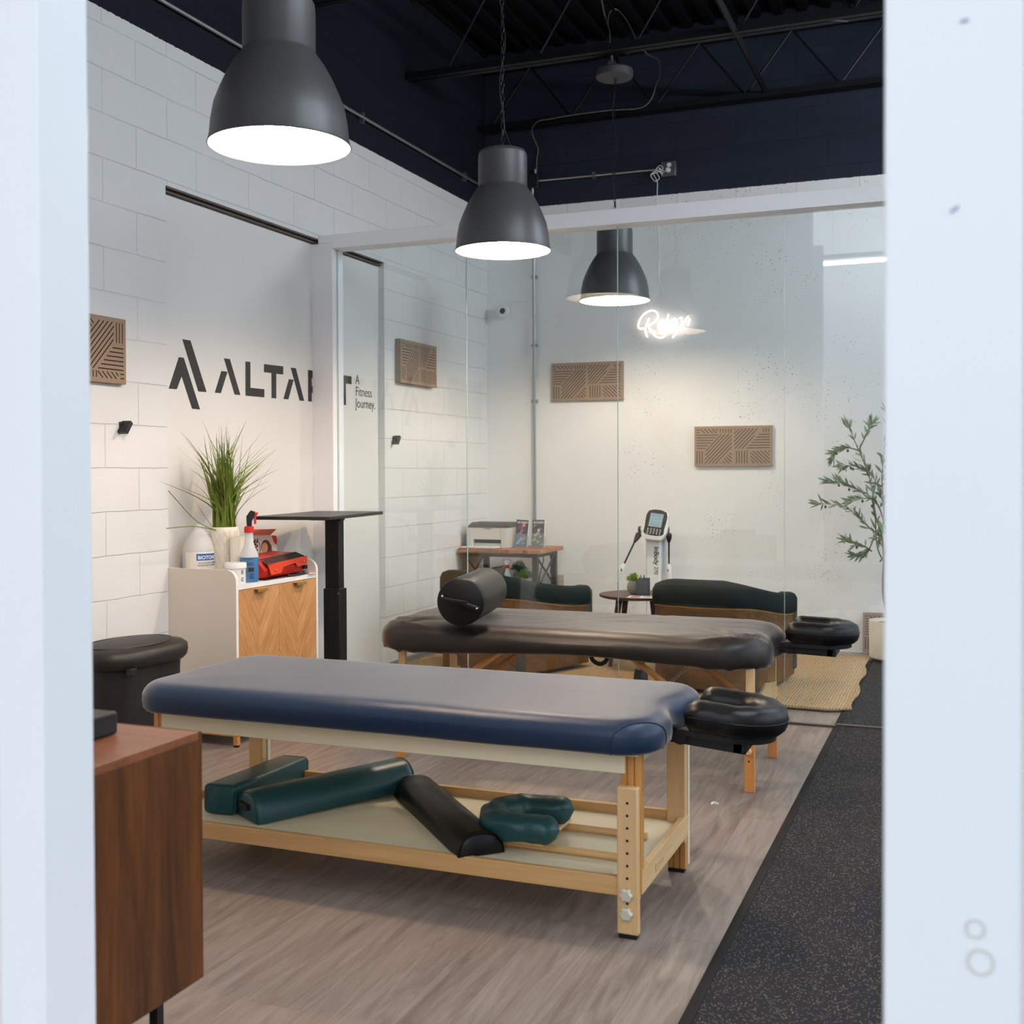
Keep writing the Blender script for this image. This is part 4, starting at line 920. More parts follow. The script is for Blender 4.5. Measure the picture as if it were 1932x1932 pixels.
# spray bottle
sb = Vector((.351, 4.838, ZS))
t = thing('spray_bottle', 'spray bottle of blue liquid with a red and black trigger on the cabinet', 'bottle', tuple(sb))
bp = [(.001, 0), (.042, 0), (.045, .006), (.0455, .125), (.042, .145), (.028, .175), (.021, .20), (.019, .255), (.001, .256)]
build('bottle_body', MB().lathe(bp, sb, 36), M_BOTP, t)
build('liquid', MB().lathe([(.001, .002), (.0435, .002), (.046, .008), (.0462, .125), (.001, .126)], sb, 36), M_BLUELIQ, t)
ds = CAM-sb; as_ = math.atan2(ds.y, ds.x)
wraptext('K', .034, sb, .0465, as_-.75, .055, M_INK, t, bold=.001)
build('label_print', wrap(sb, .0467, as_-.12, as_+.5, .055, .075), M_INK, t)
for i, z in enumerate((.118, .096, .088, .042, .034, .026, .02)): build('label_print', wrap(sb, .0467, as_-(.85 if i < 3 else .0), as_+.45, z, z+.003), M_INK, t)
build('collar', MB().lathe([(.001, .248), (.0255, .248), (.024, .275), (.014, .280), (.001, .28)], sb, 24), M_RED, t)
nx = Vector((.75, .66, 0)).normalized()
hd = MB(); 
hd.prism([(-.010, .28), (.012, .28), (.014, .305), (.030, .335), (.028, .350), (.012, .358), (.004, .352), (-.012, .328), (-.012, .305)], -.011, .011, 'y', M=frame(sb, nx, (0, 0, 1), nx.cross(Vector((0, 0, 1)))) @ Matrix(((1, 0, 0, 0), (0, 0, 1, 0), (0, 1, 0, 0), (0, 0, 0, 1))))
build('spray_head', hd, M_BLACK, t, bevel=.002)
hd = MB().prism([(.014, .352), (.030, .354), (.034, .344), (.042, .350), (.044, .338), (.034, .328), (.036, .29), (.026, .288), (.022, .325), (.012, .335)], -.008, .008, 'y', M=frame(sb, nx, (0, 0, 1), nx.cross(Vector((0, 0, 1)))) @ Matrix(((1, 0, 0, 0), (0, 0, 1, 0), (0, 1, 0, 0), (0, 0, 0, 1))))
build('trigger', hd, M_RED, t, bevel=.0015)
# tape box with picture
tb0 = Vector((.066, 5.270, ZS)); 
t = thing('tape_box', 'orange and white cardboard tape box with an open lid behind the red case', 'box', tuple(tb0))
bx = Vector((.8, .6, 0)).normalized(); bz = Vector((.6, -.8, 0)).normalized(); Mb_ = frame(tb0, bx, (0, 0, 1), bz)   # x right, y up, z towards the room
W_, H_ = .138, .205
build('carton', MB().prism([(0, 0), (W_, 0), (W_, H_-.055), (W_-.035, H_), (0, H_)], -.055, 0, 'z', Mb_), plain('box_white', (232, 214, 200), .5), t, bevel=.001)
build('lid_flap', MB().loft([[(0, H_, 0), (W_-.035, H_, 0), (W_-.035, H_, -.002), (0, H_, -.002)], [(.02, H_+.030, -.05), (W_+.0, H_+.030, -.05), (W_+.0, H_+.028, -.052), (.02, H_+.028, -.052)]], M=Mb_), plain('box_orange', (226, 96, 72), .5), t)
build('side_flap', MB().prism([(W_-.030, H_-.002), (W_-.004, H_-.004), (W_+.001, H_-.03), (W_-.001, H_-.052), (W_-.014, H_-.046)], .0005, .003, 'z', Mb_), plain('flap_red', (214, 44, 34), .5), t)
gl = MB(); fm = lambda u, v, z=.001: Mb_ @ Matrix.Translation((u, v, z))
build('side_lettering', text_mb(MB(), 'ROCKTAPE', .046, fm(.036, -.012) @ Matrix.Rotation(PI/2, 4, 'Z'), .0004, .92, .001, sx=.9), M_INK, t)
build('picture_hair', MB().prism([(.078+.026*math.cos(q*PI/10), .142+.038*math.sin(q*PI/10)) for q in range(20)], .0004, .0010, 'z', Mb_).prism([(.09, .165), (.108, .15), (.112, .10), (.102, .085), (.09, .12)], .0004, .001, 'z', Mb_), plain('print_hair', (112, 76, 56), .6), t)
build('picture_face', MB().prism([(.072+.016*math.cos(q*PI/10), .136+.028*math.sin(q*PI/10)) for q in range(20)], .0010, .0014, 'z', Mb_), plain('print_skin', (206, 152, 122), .6), t)
build('picture_hand', MB().prism([(.118, .088), (.128, .088), (.130, .11), (.124, .118), (.117, .10)], .0012, .0016, 'z', Mb_), plain('print_skin', (206, 152, 122), .6), t)
build('picture_shirt', MB().prism([(.05, .075), (.058, .10), (.075, .108), (.095, .10), (.12, .085), (.12, .07), (.05, .07)], .0008, .0012, 'z', Mb_), plain('print_shirt', (70, 82, 110), .6), t)
build('number_patch', MB().box(.134, .160, .080, .108, .0004, .0012, M=Mb_), M_INK, t); build('side_lettering', text_mb(MB(), '2', .030, fm(.140, .084, .0016), .0003, 1, .0008), M_WPL, t)
build('lid_print', MB().box(.05, .085, .205, .2052, -.045, -.02, M=Mb_ @ Matrix.Translation((0, .012, 0))), M_DKBR, t)
# red case
rcs = thing('red_case', 'red leatherette carry case with an orange flap lying on the cabinet', 'case', (.25, 5.12, ZS))
Y0r, Y1r = 4.93, 5.345
def ry(x, y, z): return (x, y, z)
body_ = MB().loft([[(.36, Y0r+.01, ZS+.006), (.36, Y1r-.03, ZS+.012), (.16, Y1r-.02, ZS+.012), (.16, Y0r, ZS+.006)], [(.375, Y0r+.005, ZS+.05), (.375, Y1r-.02, ZS+.055), (.155, Y1r-.01, ZS+.055), (.155, Y0r-.01, ZS+.05)], [(.345, Y0r-.01, ZS+.098), (.325, Y1r-.02, ZS+.115), (.155, Y1r-.01, ZS+.12), (.155, Y0r-.02, ZS+.10)]])
build('case_body', body_, M_RED, rcs, bevel=.006)
build('dark_strip', MB().loft([[(.33, Y0r+.01, ZS+.103), (.325, Y1r-.04, ZS+.120), (.325, Y1r-.04, ZS+.116), (.33, Y0r+.01, ZS+.098)], [(.385, Y0r+.03, ZS+.075), (.375, Y1r-.02, ZS+.095), (.37, Y1r-.02, ZS+.09), (.38, Y0r+.03, ZS+.07)]]), M_DKBR, rcs)
def fx(y, dz_): return (.386+.004*(dz_ < .03), y, ZS+dz_)
fl_ = [(Y0r+.025, .078), (Y1r-.015, .098), (Y1r-.02, .055), (Y1r-.115, .045), (Y1r-.135, .068), (Y0r+.165, .056), (Y0r+.145, .028), (Y0r+.05, .022)]
build('flap', MB().loft([[(.378+.10*(.09-z_)*.6, y, ZS+z_) for y, z_ in fl_], [(.382+.10*(.09-z_)*.6, y, ZS+z_) for y, z_ in fl_]]), M_ORED, rcs)
for y, z_ in ((Y0r+.09, .045), (Y1r-.06, .072)): build('snap_button', MB().sphere((.386, y, ZS+z_), .006, 10, 6), M_BRASS, rcs)
build('carry_handle', MB().tube(catmull([(.388, Y0r+.20, ZS+.012), (.40, Y0r+.22, ZS+.008), (.40, Y0r+.33, ZS+.012), (.388, Y0r+.35, ZS+.018)], 4), .005, 6), M_BLACK, rcs)
build('base_sheet', MB().box(.15, .385, Y0r, Y1r, ZS, ZS+.005), M_BLACK, rcs); build('latch', MB().box(.37, .385, Y1r-.05, Y1r-.02, ZS+.03, ZS+.048), M_BLACK, rcs)
tag(build('paper_slip', MB().box(.24, .41, 5.31, 5.38, 0, .0016, M=Matrix.Translation((0, 0, ZS+.001))), M_PAPER, loc=(.3, 5.35, ZS)), 'loose white paper slips at the right end of the cabinet top', 'paper')
tag(build('black_wire', MB().tube(catmull([(.12, 5.20, ZS+.125), (.12, 5.225, ZS+.155), (.12, 5.262, ZS+.168), (.12, 5.276, ZS+.125), (.12, 5.27, ZS+.06), (.11, 5.27, ZS+.01)], 6), .0022, 6), M_BLACK, loc=(.12, 5.27, ZS)), 'thin black wire looping up behind the red case', 'cable')

# black standing desk ------------------------------------------------
sd = thing('standing_desk', 'narrow tall black standing desk on a single column beside the glass', 'desk', (.41, 5.57, 0))
dp = [(x*math.cos(.14)-y*math.sin(.14)+.325, x*math.sin(.14)+y*math.cos(.14)+5.575) for x, y in rrect(-.215, .215, -.42, .42, .02, 4)]
build('desk_top', MB().prism(dp, 1.085, 1.103, 'z'), plain('black_laminate', (22, 21, 21), .4, 0, .5), sd, bevel=.002)
build('upper_column', MB().box(.365, .452, 5.54, 5.60, .66, 1.085), M_BLACK, sd, bevel=.003)
build('lower_column', MB().box(.359, .462, 5.53, 5.61, .02, .69), M_BLACK, sd, bevel=.003)
build('screw', MB().cyl((.455, 5.53, .665), (.455, 5.527, .665), .004, n=8), M_STEEL, sd)
build('base_foot', MB().box(.10, .56, 5.49, 5.65, 0, .022), M_BLACK, sd, bevel=.004)
build('top_bracket', MB().box(.26, .46, 5.545, 5.595, 1.066, 1.085), M_BLACK, sd)

# bin ----------------------------------------------------------------
bn = thing('waste_bin', 'black plastic waste bin with a curved lid beside the cabinet', 'bin', (.32, 4.08, 0))
def ell(cx, cy, a, b, z, n=40, p=2.6, tw=0):
    return [(cx+a*math.copysign(abs(math.cos(2*PI*i/n))**(2/p), math.cos(2*PI*i/n)), cy+b*math.copysign(abs(math.sin(2*PI*i/n))**(2/p), math.sin(2*PI*i/n)), z(2*PI*i/n) if callable(z) else z) for i in range(n)]
bc = (.275, 4.04)
build('bin_body', MB().loft([ell(*bc, .145, .22, 0), ell(*bc, .15, .225, .03), ell(*bc, .165, .25, .535)]), M_BINP, bn)
lid = [ell(*bc, .176, .268, .51), ell(*bc, .188, .28, .525), ell(*bc, .192, .284, .548), ell(*bc, .190, .282, .572), ell(*bc, .17, .262, .588), ell(*bc, .12, .20, .600), ell(*bc, .06, .1, .606)]
build('lid', MB().loft(lid), M_BINP, bn, sharp=60)
build('lid_ridge', MB().tube([(bc[0]+.145*math.cos(q*PI/30), bc[1]+.225*math.sin(q*PI/30), .5965) for q in range(60)], .0035, 6, closed=True), M_BINP, bn)
build('hinge', MB().box(bc[0]+.16, bc[0]+.185, 3.83, 3.87, .49, .52), M_BINP, bn, bevel=.003)

# walnut sideboard ---------------------------------------------------
XS, YS = 2.064, 2.168
sbd = thing('walnut_sideboard', 'walnut sideboard on black metal legs at the lower left foreground', 'sideboard', (1.55, 1.95, 0))
build('top_panel', MB().box(.95, XS+.0, 1.70, YS-.018, .732, .75), M_WALTOP, sbd, bevel=.001)
build('side_panel', MB().box(XS-.018, XS, 1.70, YS-.018, .20, .732), M_WALNUT, sbd, bevel=.001)
build('side_panel', MB().box(.95, .968, 1.70, YS-.018, .20, .732), M_WALNUT, sbd)
build('back_panel', MB().box(.968, XS-.018, 1.70, 1.71, .20, .732), M_WALNUT, sbd)
build('bottom_panel', MB().box(.95, XS-.001, 1.70, YS-.018, .185, .203), M_WALNUT, sbd, bevel=.001)
for i in range(2):
    a = .955+i*.555; o = build('door', MB().box(a, a+.55, YS-.016, YS, .183, .748), M_WALNUT, sbd, bevel=.001)
    build('handle', MB().box(a+.24, a+.31, YS, YS+.012, .70, .712), M_BLACK, o)
for x in (1.02, 2.0-.025):
    for y in (1.74, YS-.085):
        build('leg', MB().box(x, x+.022, y, y+.022, 0, .186), M_BLACK, sbd)
build('leg_frame', MB().box(1.02, 1.042, 1.74, YS-.063, .165, .185).box(1.975, 1.997, 1.74, YS-.063, .165, .185).box(1.02, 1.997, 1.74, 1.762, .165, .185), M_BLACK, sbd)
p = oz(213, 1410, .75)
tag(build('black_box', MB().box(1.62, 1.9045, 1.87, 2.072, .7505, .802), plain('matte_black_box', (10, 10, 11), .6), loc=(1.8, 1.95, .75), bevel=.006), 'small matte black box on top of the walnut sideboard', 'box')

# ================================================================== BEHIND THE GLASS
def tub_chair(name, label, loc, rz, Wd=.80, Dp=.76):
    """local: seat opens to +y, rounded back at -y"""
    t = thing(name, label, 'armchair', loc, rz, 'dark green tub armchairs with veneer backs'); M = wmat(t)
    n = 48; path = []
    a, b = Wd/2, Dp
    for i in range(n+1):
        s_ = -1+2*i/n; an = s_*PI/2
        # superellipse U: from left front round the back to right front
        cx = math.copysign(abs(math.sin(an))**.62, math.sin(an)); cy = -abs(math.cos(an))**.60
        path.append((cx*a, .38+cy*(Dp-.0)*1.0 if True else 0))
    def nrm(i):
        p, q = path[max(i-1, 0)], path[min(i+1, n)]; tx, ty = q[0]-p[0], q[1]-p[1]; l = math.hypot(tx, ty) or 1; return (ty/l, -tx/l)
    def off(i, d): nx_, ny_ = nrm(i); return path[i][0]+nx_*d, path[i][1]+ny_*d
    def top(i): s_ = abs(-1+2*i/n); return .668-.125*max(0, (s_-.15)/.85)**1.3
    def wt(i): s_ = abs(-1+2*i/n); return .505-.06*max(0, s_-.1)**2-.10*max(0, s_-.45)**1.3
    rings = []
    for i in range(n+1):
        x0, y0 = off(i, .002); x1, y1 = off(i, -.02); z1 = wt(i); rings.append([(x0, y0, .03), (x0, y0, z1), (x1, y1, z1), (x1, y1, .03)])
    build('shell', MB().loft(rings, M=M), M_VENEER, t, sharp=50)
    build('shell_edge', MB().tube([M @ Vector((*off(i, .002), wt(i)+.001)) for i in range(n+1)], .004, 6), plain('light_veneer_edge', (196, 138, 66), .5), t)
    rings = []
    for i in range(n+1):
        z1 = top(i); z0 = wt(i)+.003; ring = []; th = .105; e_ = min(1, min(i, n-i)/2.0); 
        P = [(-.022, .30), (-.02, z0), (.012, z0+.004), (.020, z0+.03), (.018, z1-.035), (.004, z1-.008), (-.02, z1), (-.06, z1-.002), (-.085, z1-.012), (-.10, z1-.04), (-.10, .30)]
        for d_, z in P: x_, y_ = off(i, d_); ring.append((x_, y_, z))
        rings.append(ring)
    build('backrest', MB().loft(rings, M=M), M_VELVET, t, sharp=60)
    f0 = MB()
    for i in (0, n):
        x_, y_ = path[i]; s_ = -1 if i == 0 else 1
        f0.loft([[(x_+s_*.012, y_+dy, .06), (x_-s_*.10, y_+dy, .06), (x_-s_*.10, y_+dy, top(i)), (x_-s_*.02, y_+dy, top(i)), (x_+s_*.014, y_+dy, top(i)-.03)] for dy in (-.03, .035)], M=M)
    build('arm_front', f0, M_GFAB, t, bevel=.012)
    build('seat', MB().prism(rrect(-a+.10, a-.10, -.25, .40, .08), .16, .42, 'z', M), M_VELVET, t, bevel=.03)
    build('plinth', MB().prism(rrect(-a+.06, a-.06, -.28, .36, .08), .0, .16, 'z', M), M_DKPL, t)
    return t
RZ = .0256
tub_chair('tub_armchair', 'dark green tub armchair at the right, its curved wood back towards the camera', (2.245, 7.03, RZ), -.12, .76, .76)
tub_chair('tub_armchair', 'dark green tub armchair at the left, partly hidden by the black bolster', (.81, 7.10, RZ), -.33, .82, .76)
# brown wedge pillow in left chair
q0 = oz(968, 1090, .62)
tag(build('wedge_pillow', MB().loft([[(.58, 7.10, .455), (.71, 7.14, .455), (.71, 7.24, .455), (.58, 7.20, .455)], [(.66, 7.20, .68), (.765, 7.23, .70), (.765, 7.26, .70), (.66, 7.24, .68)]]), M_BROWN, loc=(.9, 7.15, .455), bevel=.02, seg=3), 'brown vinyl pillow standing in the left armchair behind the bolster', 'pillow')

# round side table
rt = thing('round_side_table', 'round dark wood side table on splayed legs between the armchairs', 'side table', (1.61, 7.55, RZ)); tc_ = Vector((1.61, 7.55, 0))
build('table_top', MB().lathe([(.001, .478), (.245, .478), (.268, .486), (.27, .493), (.268, .50), (.001, .50)], tc_, 64), M_DKWOOD, rt)
for an in (50, 140, 230, 320):
    c_, s_ = math.cos(math.radians(an)), math.sin(math.radians(an)); build('leg', MB().cyl((tc_.x+.16*c_, tc_.y+.16*s_, .478), (tc_.x+.235*c_, tc_.y+.235*s_, RZ+.001), .022, .013), M_DKLEG, rt)
ZT = .5005
def small_plant(name, label, c, r, h, mats, fr, nleaf, potprof, seed):
    t = thing(name, label, 'plant', tuple(c)); random.seed(seed)
    build('pot', MB().lathe(potprof, c, 28), mats[0], t)
    m = MB(); top = c+Vector((0, 0, h))
    for i in range(nleaf):
        d = Vector((random.gauss(0, 1), random.gauss(0, 1), abs(random.gauss(0, .9))+.25)).normalized(); p = top+Vector((d.x*fr*random.uniform(.2, 1), d.y*fr*random.uniform(.2, 1), d.z*fr*random.uniform(.2, .95)))
        s_ = Vector((random.uniform(-1, 1), random.uniform(-1, 1), random.uniform(-.5, .5))).normalized()*.005; u_ = (d+Vector((0, 0, .4))).normalized()*.011
        m.add([p-u_*.3, p+s_, p+u_, p-s_], [(0, 1, 2, 3)])
        if i % 5 == 0: m.tube([top-Vector((0, 0, .01)), p], .0008, 3)
    o = build('foliage', m, mats[1], t); o['kind'] = 'stuff'
    return t
tp = Vector((1.575, 7.545, ZT))
small_plant('potted_plant', 'small lime green plant in a round stone pot on the dark side table', tp, .04, .088, (M_CONC, M_LIME), .055, 420, [(.001, 0), (.022, 0), (.040, .018), (.047, .045), (.043, .07), (.032, .088), (.027, .087), (.001, .082)], 3)
hc = Vector((1.655, 7.49, ZT))
ph = thing('pen_holder', 'square dark grey pen holder on the dark side table', 'pen holder', tuple(hc)); s_ = .042
build('cup', MB().box(hc.x-s_, hc.x+s_, hc.y-s_, hc.y+s_, ZT, ZT+.006).box(hc.x-s_, hc.x-s_+.004, hc.y-s_, hc.y+s_, ZT, ZT+.112).box(hc.x+s_-.004, hc.x+s_, hc.y-s_, hc.y+s_, ZT, ZT+.112).box(hc.x-s_, hc.x+s_, hc.y-s_, hc.y-s_+.004, ZT, ZT+.112).box(hc.x-s_, hc.x+s_, hc.y+s_-.004, hc.y+s_, ZT, ZT+.112), plain('dark_grey_leatherette', (74, 76, 82), .7, 0, .25, .08, 120, .1), ph, M=Matrix.Translation(hc) @ Matrix.Rotation(.15, 4, 'Z') @ Matrix.Translation(-hc))
for i, (dx, col, nm) in enumerate(((-.028, (226, 232, 60), 'yellow'), (-.012, (60, 130, 190), 'blue'), (.005, (50, 50, 55), 'black'))):
    tag(build('marker_pen', MB().tube([(hc.x+dx, hc.y, ZT+.008), (hc.x+dx*1.3, hc.y, ZT+(.128 if i == 0 else .135))], .006 if i == 0 else .004, 8), plain('pen_'+nm, col, .4), loc=(hc.x+dx, hc.y, ZT)), nm+' pen standing in the square pen holder', 'pen', 'pens in the pen holder')
Mm = frame(oz(1160, 1127, ZT)+Vector((.08, 0, 0)), (1, .1, 0), (-.1, 1, 0), (0, 0, 1))
mg = thing('leaflet', 'printed leaflet lying flat on the dark side table', 'leaflet', tuple(Mm.translation))
build('sheet', MB().box(0, .19, 0, .13, 0, .0015, M=Mm), M_PAPER, mg); build('print', MB().box(.02, .08, .02, .11, .0015, .002, M=Mm).box(.10, .15, .05, .10, .0015, .002, M=Mm), plain('magenta_print', (150, 90, 100), .6), mg)
# rolling stool behind the black table
rs = thing('rolling_stool', 'rolling stool with a chrome gas lift behind the black table', 'stool', (1.949, 6.35, RZ))
sc2 = Vector((1.949, 6.35, 0))
build('post', MB().cyl(sc2+Vector((0, 0, .19)), sc2+Vector((0, 0, .43)), .024), M_CHROME, rs)
build('hub', MB().lathe([(.001, .09), (.045, .09), (.04, .17), (.033, .205), (.001, .205)], sc2, 20), M_BLACK, rs)
build('seat', MB().lathe([(.001, .43), (.14, .43), (.155, .44), (.155, .47), (.14, .485), (.001, .488)], sc2, 36), M_BVIN, rs)
for an in range(0, 360, 72):
    c_, s_ = math.cos(math.radians(an+20)), math.sin(math.radians(an+20)); o = build('leg', MB().tube([sc2+Vector((0, 0, .10)), sc2+Vector((.17*c_, .17*s_, .075))], [.016, .010], 8), M_BLACK, rs)
    build('caster', MB().cyl(sc2+Vector((.17*c_-.01, .17*s_, .051)), sc2+Vector((.17*c_+.01, .17*s_, .051)), .024), M_BLACK, o)

# measuring console ---------------------------------------------------
ib = thing('body_analyser', 'white upright body analyser with a tilted screen and two hand grips', 'scale', (1.53, 8.3, 0)); YI = 8.30
colm = MB().prism([(1.463, YI-.02), (1.475, YI-.045), (1.572, YI-.045), (1.584, YI-.02), (1.584, YI+.05), (1.463, YI+.05)], .06, .86, 'z')
build('column', colm, M_WPL, ib, bevel=.004)
build('column_side', MB().box(1.5845, 1.605, YI-.01, YI+.055, .06, .86), plain('pale_grey_plastic', (196, 202, 206), .4), ib)
build('base_platform', MB().prism(rrect(1.33, 1.73, YI-.47, YI+.08, .08), .028, .075, 'z'), M_WPL, ib, bevel=.008)
for x in (1.44, 1.62):
    build('foot_electrode', MB().lathe([(.001, 0), (.05, 0), (.05, .004), (.001, .004)], (x, YI-.25, .075), 24), M_CHROME, ib)
MH = frame((1.545, YI-.06, .945), (1, 0, 0), (0, .38, 1), (0, -1, .38)) @ Matrix.Rotation(-.12, 4, 'Z') @ Matrix.Diagonal((1.28, 1, 1, 1))   # console face tilted back
sh = [(-.062, -.105), (-.038, -.122), (.038, -.122), (.062, -.105), (.082, -.04), (.075, .05), (.055, .105), (-.055, .105), (-.075, .05), (-.082, -.04)]
sh = [(x*.92, y) for x, y in sh]
hs_ = catmull([(x, y, 0) for x, y in sh], 3, True)
build('console', MB().loft([[(p.x*f, p.y*f, z) for p in hs_] for f, z in ((.8, -.055), (.97, -.045), (1, -.02), (1, -.004), (.96, .0))], M=MH), M_WPL, ib, sharp=45)
f_ = [(-.052, -.085), (.052, -.085), (.062, -.03), (.056, .095), (-.056, .095), (-.062, -.03)]
fc = build('face_plate', MB().prism([(p.x, p.y) for p in catmull([(x*.95, y, 0) for x, y in f_], 3, True)], .0, .003, 'z', MH), plain('gloss_black', (24, 22, 22), .25), ib)
build('screen', MB().box(-.038, .038, -.025, .078, .003, .0042, M=MH), M_SCREEN, ib, label='lit grey-green display')
ln = MB()
for v in (.066, .055, .035, .012, -.004, -.016): ln.box(-.03, .025, v, v+.002, .0042, .0048, M=MH)
build('screen_lines', ln, plain('lcd_ink', (58, 84, 88), .5), ib)
kb = MB()
for r_ in range(4):
    for c_ in range(5): kb.box(-.040+c_*.0185, -.032+c_*.0185, -.045-r_*.0115, -.041-r_*.0115, .003, .005, M=MH)
build('keypad', kb, M_WPL, ib, label='rows of small white keys')
def arm(sd_, p_sh, p_el, p_h0, p_h1):
    sgn = sd_
    build('shoulder_joint', MB().cyl((1.545+sgn*.06, YI-.03, .90), (p_sh.x-sgn*.02, YI-.03, .90), .020).slot(1).cyl((p_sh.x-sgn*.02, YI-.03, .90), (p_sh.x, YI-.03, .90), .024), [M_WPL, M_BLACK], ib)
    o = build('arm', MB().tube([p_sh+Vector((0, 0, .018)), p_sh, p_sh.lerp(p_el, .45), p_el], [.016, .024, .020, .009], 12).tube([p_el, p_h0], .0065, 8), M_BLACK, ib)
    h = build('hand_grip', MB().tube([p_h0, p_h0.lerp(p_h1, .12), p_h0.lerp(p_h1, .4), p_h0.lerp(p_h1, .8), p_h1], [.010, .019, .021, .014, .011], 14), M_WPL, o)
    build('thumb_electrode', MB().sphere(p_h0.lerp(p_h1, .3)+Vector((sgn*-.004, -.016, 0)), .010, 10, 8, (.8, .6, 1.3)), M_CHROME, h)
arm(-1, oy(1205, 1009, 8.27), oy(1197, 1023, 8.26), oy(1178, 1063, 8.24), oy(1159, 1103, 8.22))
arm(1, oy(1262, 1010, 8.27), oy(1262, 1024, 8.27), oy(1262, 1064, 8.27), oy(1263, 1104, 8.27))
build('lettering', text_mb(MB(), 'InBody', .050, frame((1.532, YI-.0455, .775), (0, 0, -1), (1, 0, 0), (0, -1, 0)), .0006, .95, .0008), M_INK, ib)
build('lettering', text_mb(MB(), '270', .040, frame((1.533, YI-.0455, .628), (0, 0, -1), (1, 0, 0), (0, -1, 0)), .0005, .95, 0), M_INK, ib)

# printer stand -------------------------------------------------------
psd = thing('printer_stand', 'small metal and wood stand with crossed side braces in the back corner', 'stand', (.37, 8.35, 0))
def stz(x, y): return 0
tpz = .742
live = [(.02, 8.085)]+[(.02+.68*i/14, 8.075+.012*math.sin(i*1.9)+.006*math.sin(i*4.1)) for i in range(1, 14)]+[(.70, 8.10), (.705, 8.60), (.02, 8.60)]
build('wooden_top', MB().prism(live, tpz-.032, tpz, 'z'), M_LIVE, psd, bevel=.004)
for x in (.04, .62):
    for y in (8.12, 8.54):
        build('leg', MB().box(x, x+.04, y, y+.04, 0, tpz-.062), M_DKGREY, psd)
build('top_frame', MB().box(.04, .66, 8.12, 8.15, tpz-.062, tpz-.032).box(.04, .07, 8.15, 8.58, tpz-.062, tpz-.032).box(.63, .66, 8.15, 8.58, tpz-.062, tpz-.032).box(.04, .66, 8.55, 8.58, tpz-.062, tpz-.032), M_DKGREY, psd)
sh_ = build('shelf', MB().box(.045, .655, 8.13, 8.57, .40, .425), M_RUST, psd)
build('shelf', MB().box(.045, .655, 8.13, 8.57, .10, .125), M_RUST, psd)
for x in (.052, .648):
    build('cross_brace', MB().tube([(x, 8.15, .43), (x, 8.55, .68)], .010, 4).tube([(x, 8.55, .43), (x, 8.15, .68)], .010, 4).tube([(x, 8.15, .13), (x, 8.55, .395)], .010, 4).tube([(x, 8.55, .13), (x, 8.15, .395)], .010, 4), M_DKGREY, psd)
# printer
pr_ = thing('printer', 'light grey desktop laser printer on the corner stand', 'printer', (.25, 8.36, tpz)); x0, x1, ya, yb_ = .055, .40, 8.17, 8.42; z0 = tpz+.001
bd = MB().box(x0, x0+.055, ya, yb_, z0, z0+.155).box(x1-.055, x1, ya, yb_, z0, z0+.155).box(x0+.055, x1-.055, ya+.03, yb_, z0, z0+.155).box(x0+.055, x1-.055, ya+.002, ya+.03, z0+.065, z0+.155)
build('body', bd, M_GREYP, pr_, bevel=.003)
build('top_cover', MB().loft([[(x0, ya, z0+.156), (x1, ya, z0+.156), (x1, yb_, z0+.156), (x0, yb_, z0+.156)], [(x0+.02, ya+.06, z0+.195), (x1-.02, ya+.06, z0+.195), (x1-.02, yb_-.01, z0+.195), (x0+.02, yb_-.01, z0+.195)]]), M_DKPL, pr_, bevel=.003)
build('button', MB().cyl((x1-.045, ya+.02, z0+.168), (x1-.045, ya+.015, z0+.176), .010), plain('red_button', (150, 40, 46), .4), pr_)
build('paper_slot', MB().box(x0+.058, x1-.058, ya+.028, ya+.0302, z0+.035, z0+.066), M_BLACK, pr_)
build('paper_tray', MB().prism([(x0+.04, ya+.028), (x1-.058, ya+.028), (x1-.085, ya-.085), (x0-.005, ya-.085)], z0+.004, z0+.014, 'z'), M_WPL, pr_)
build('latch', MB().box(x0+.15, x0+.21, ya-.001, ya+.002, z0+.143, z0+.153), plain('lgrey', (150, 146, 140), .5), pr_)
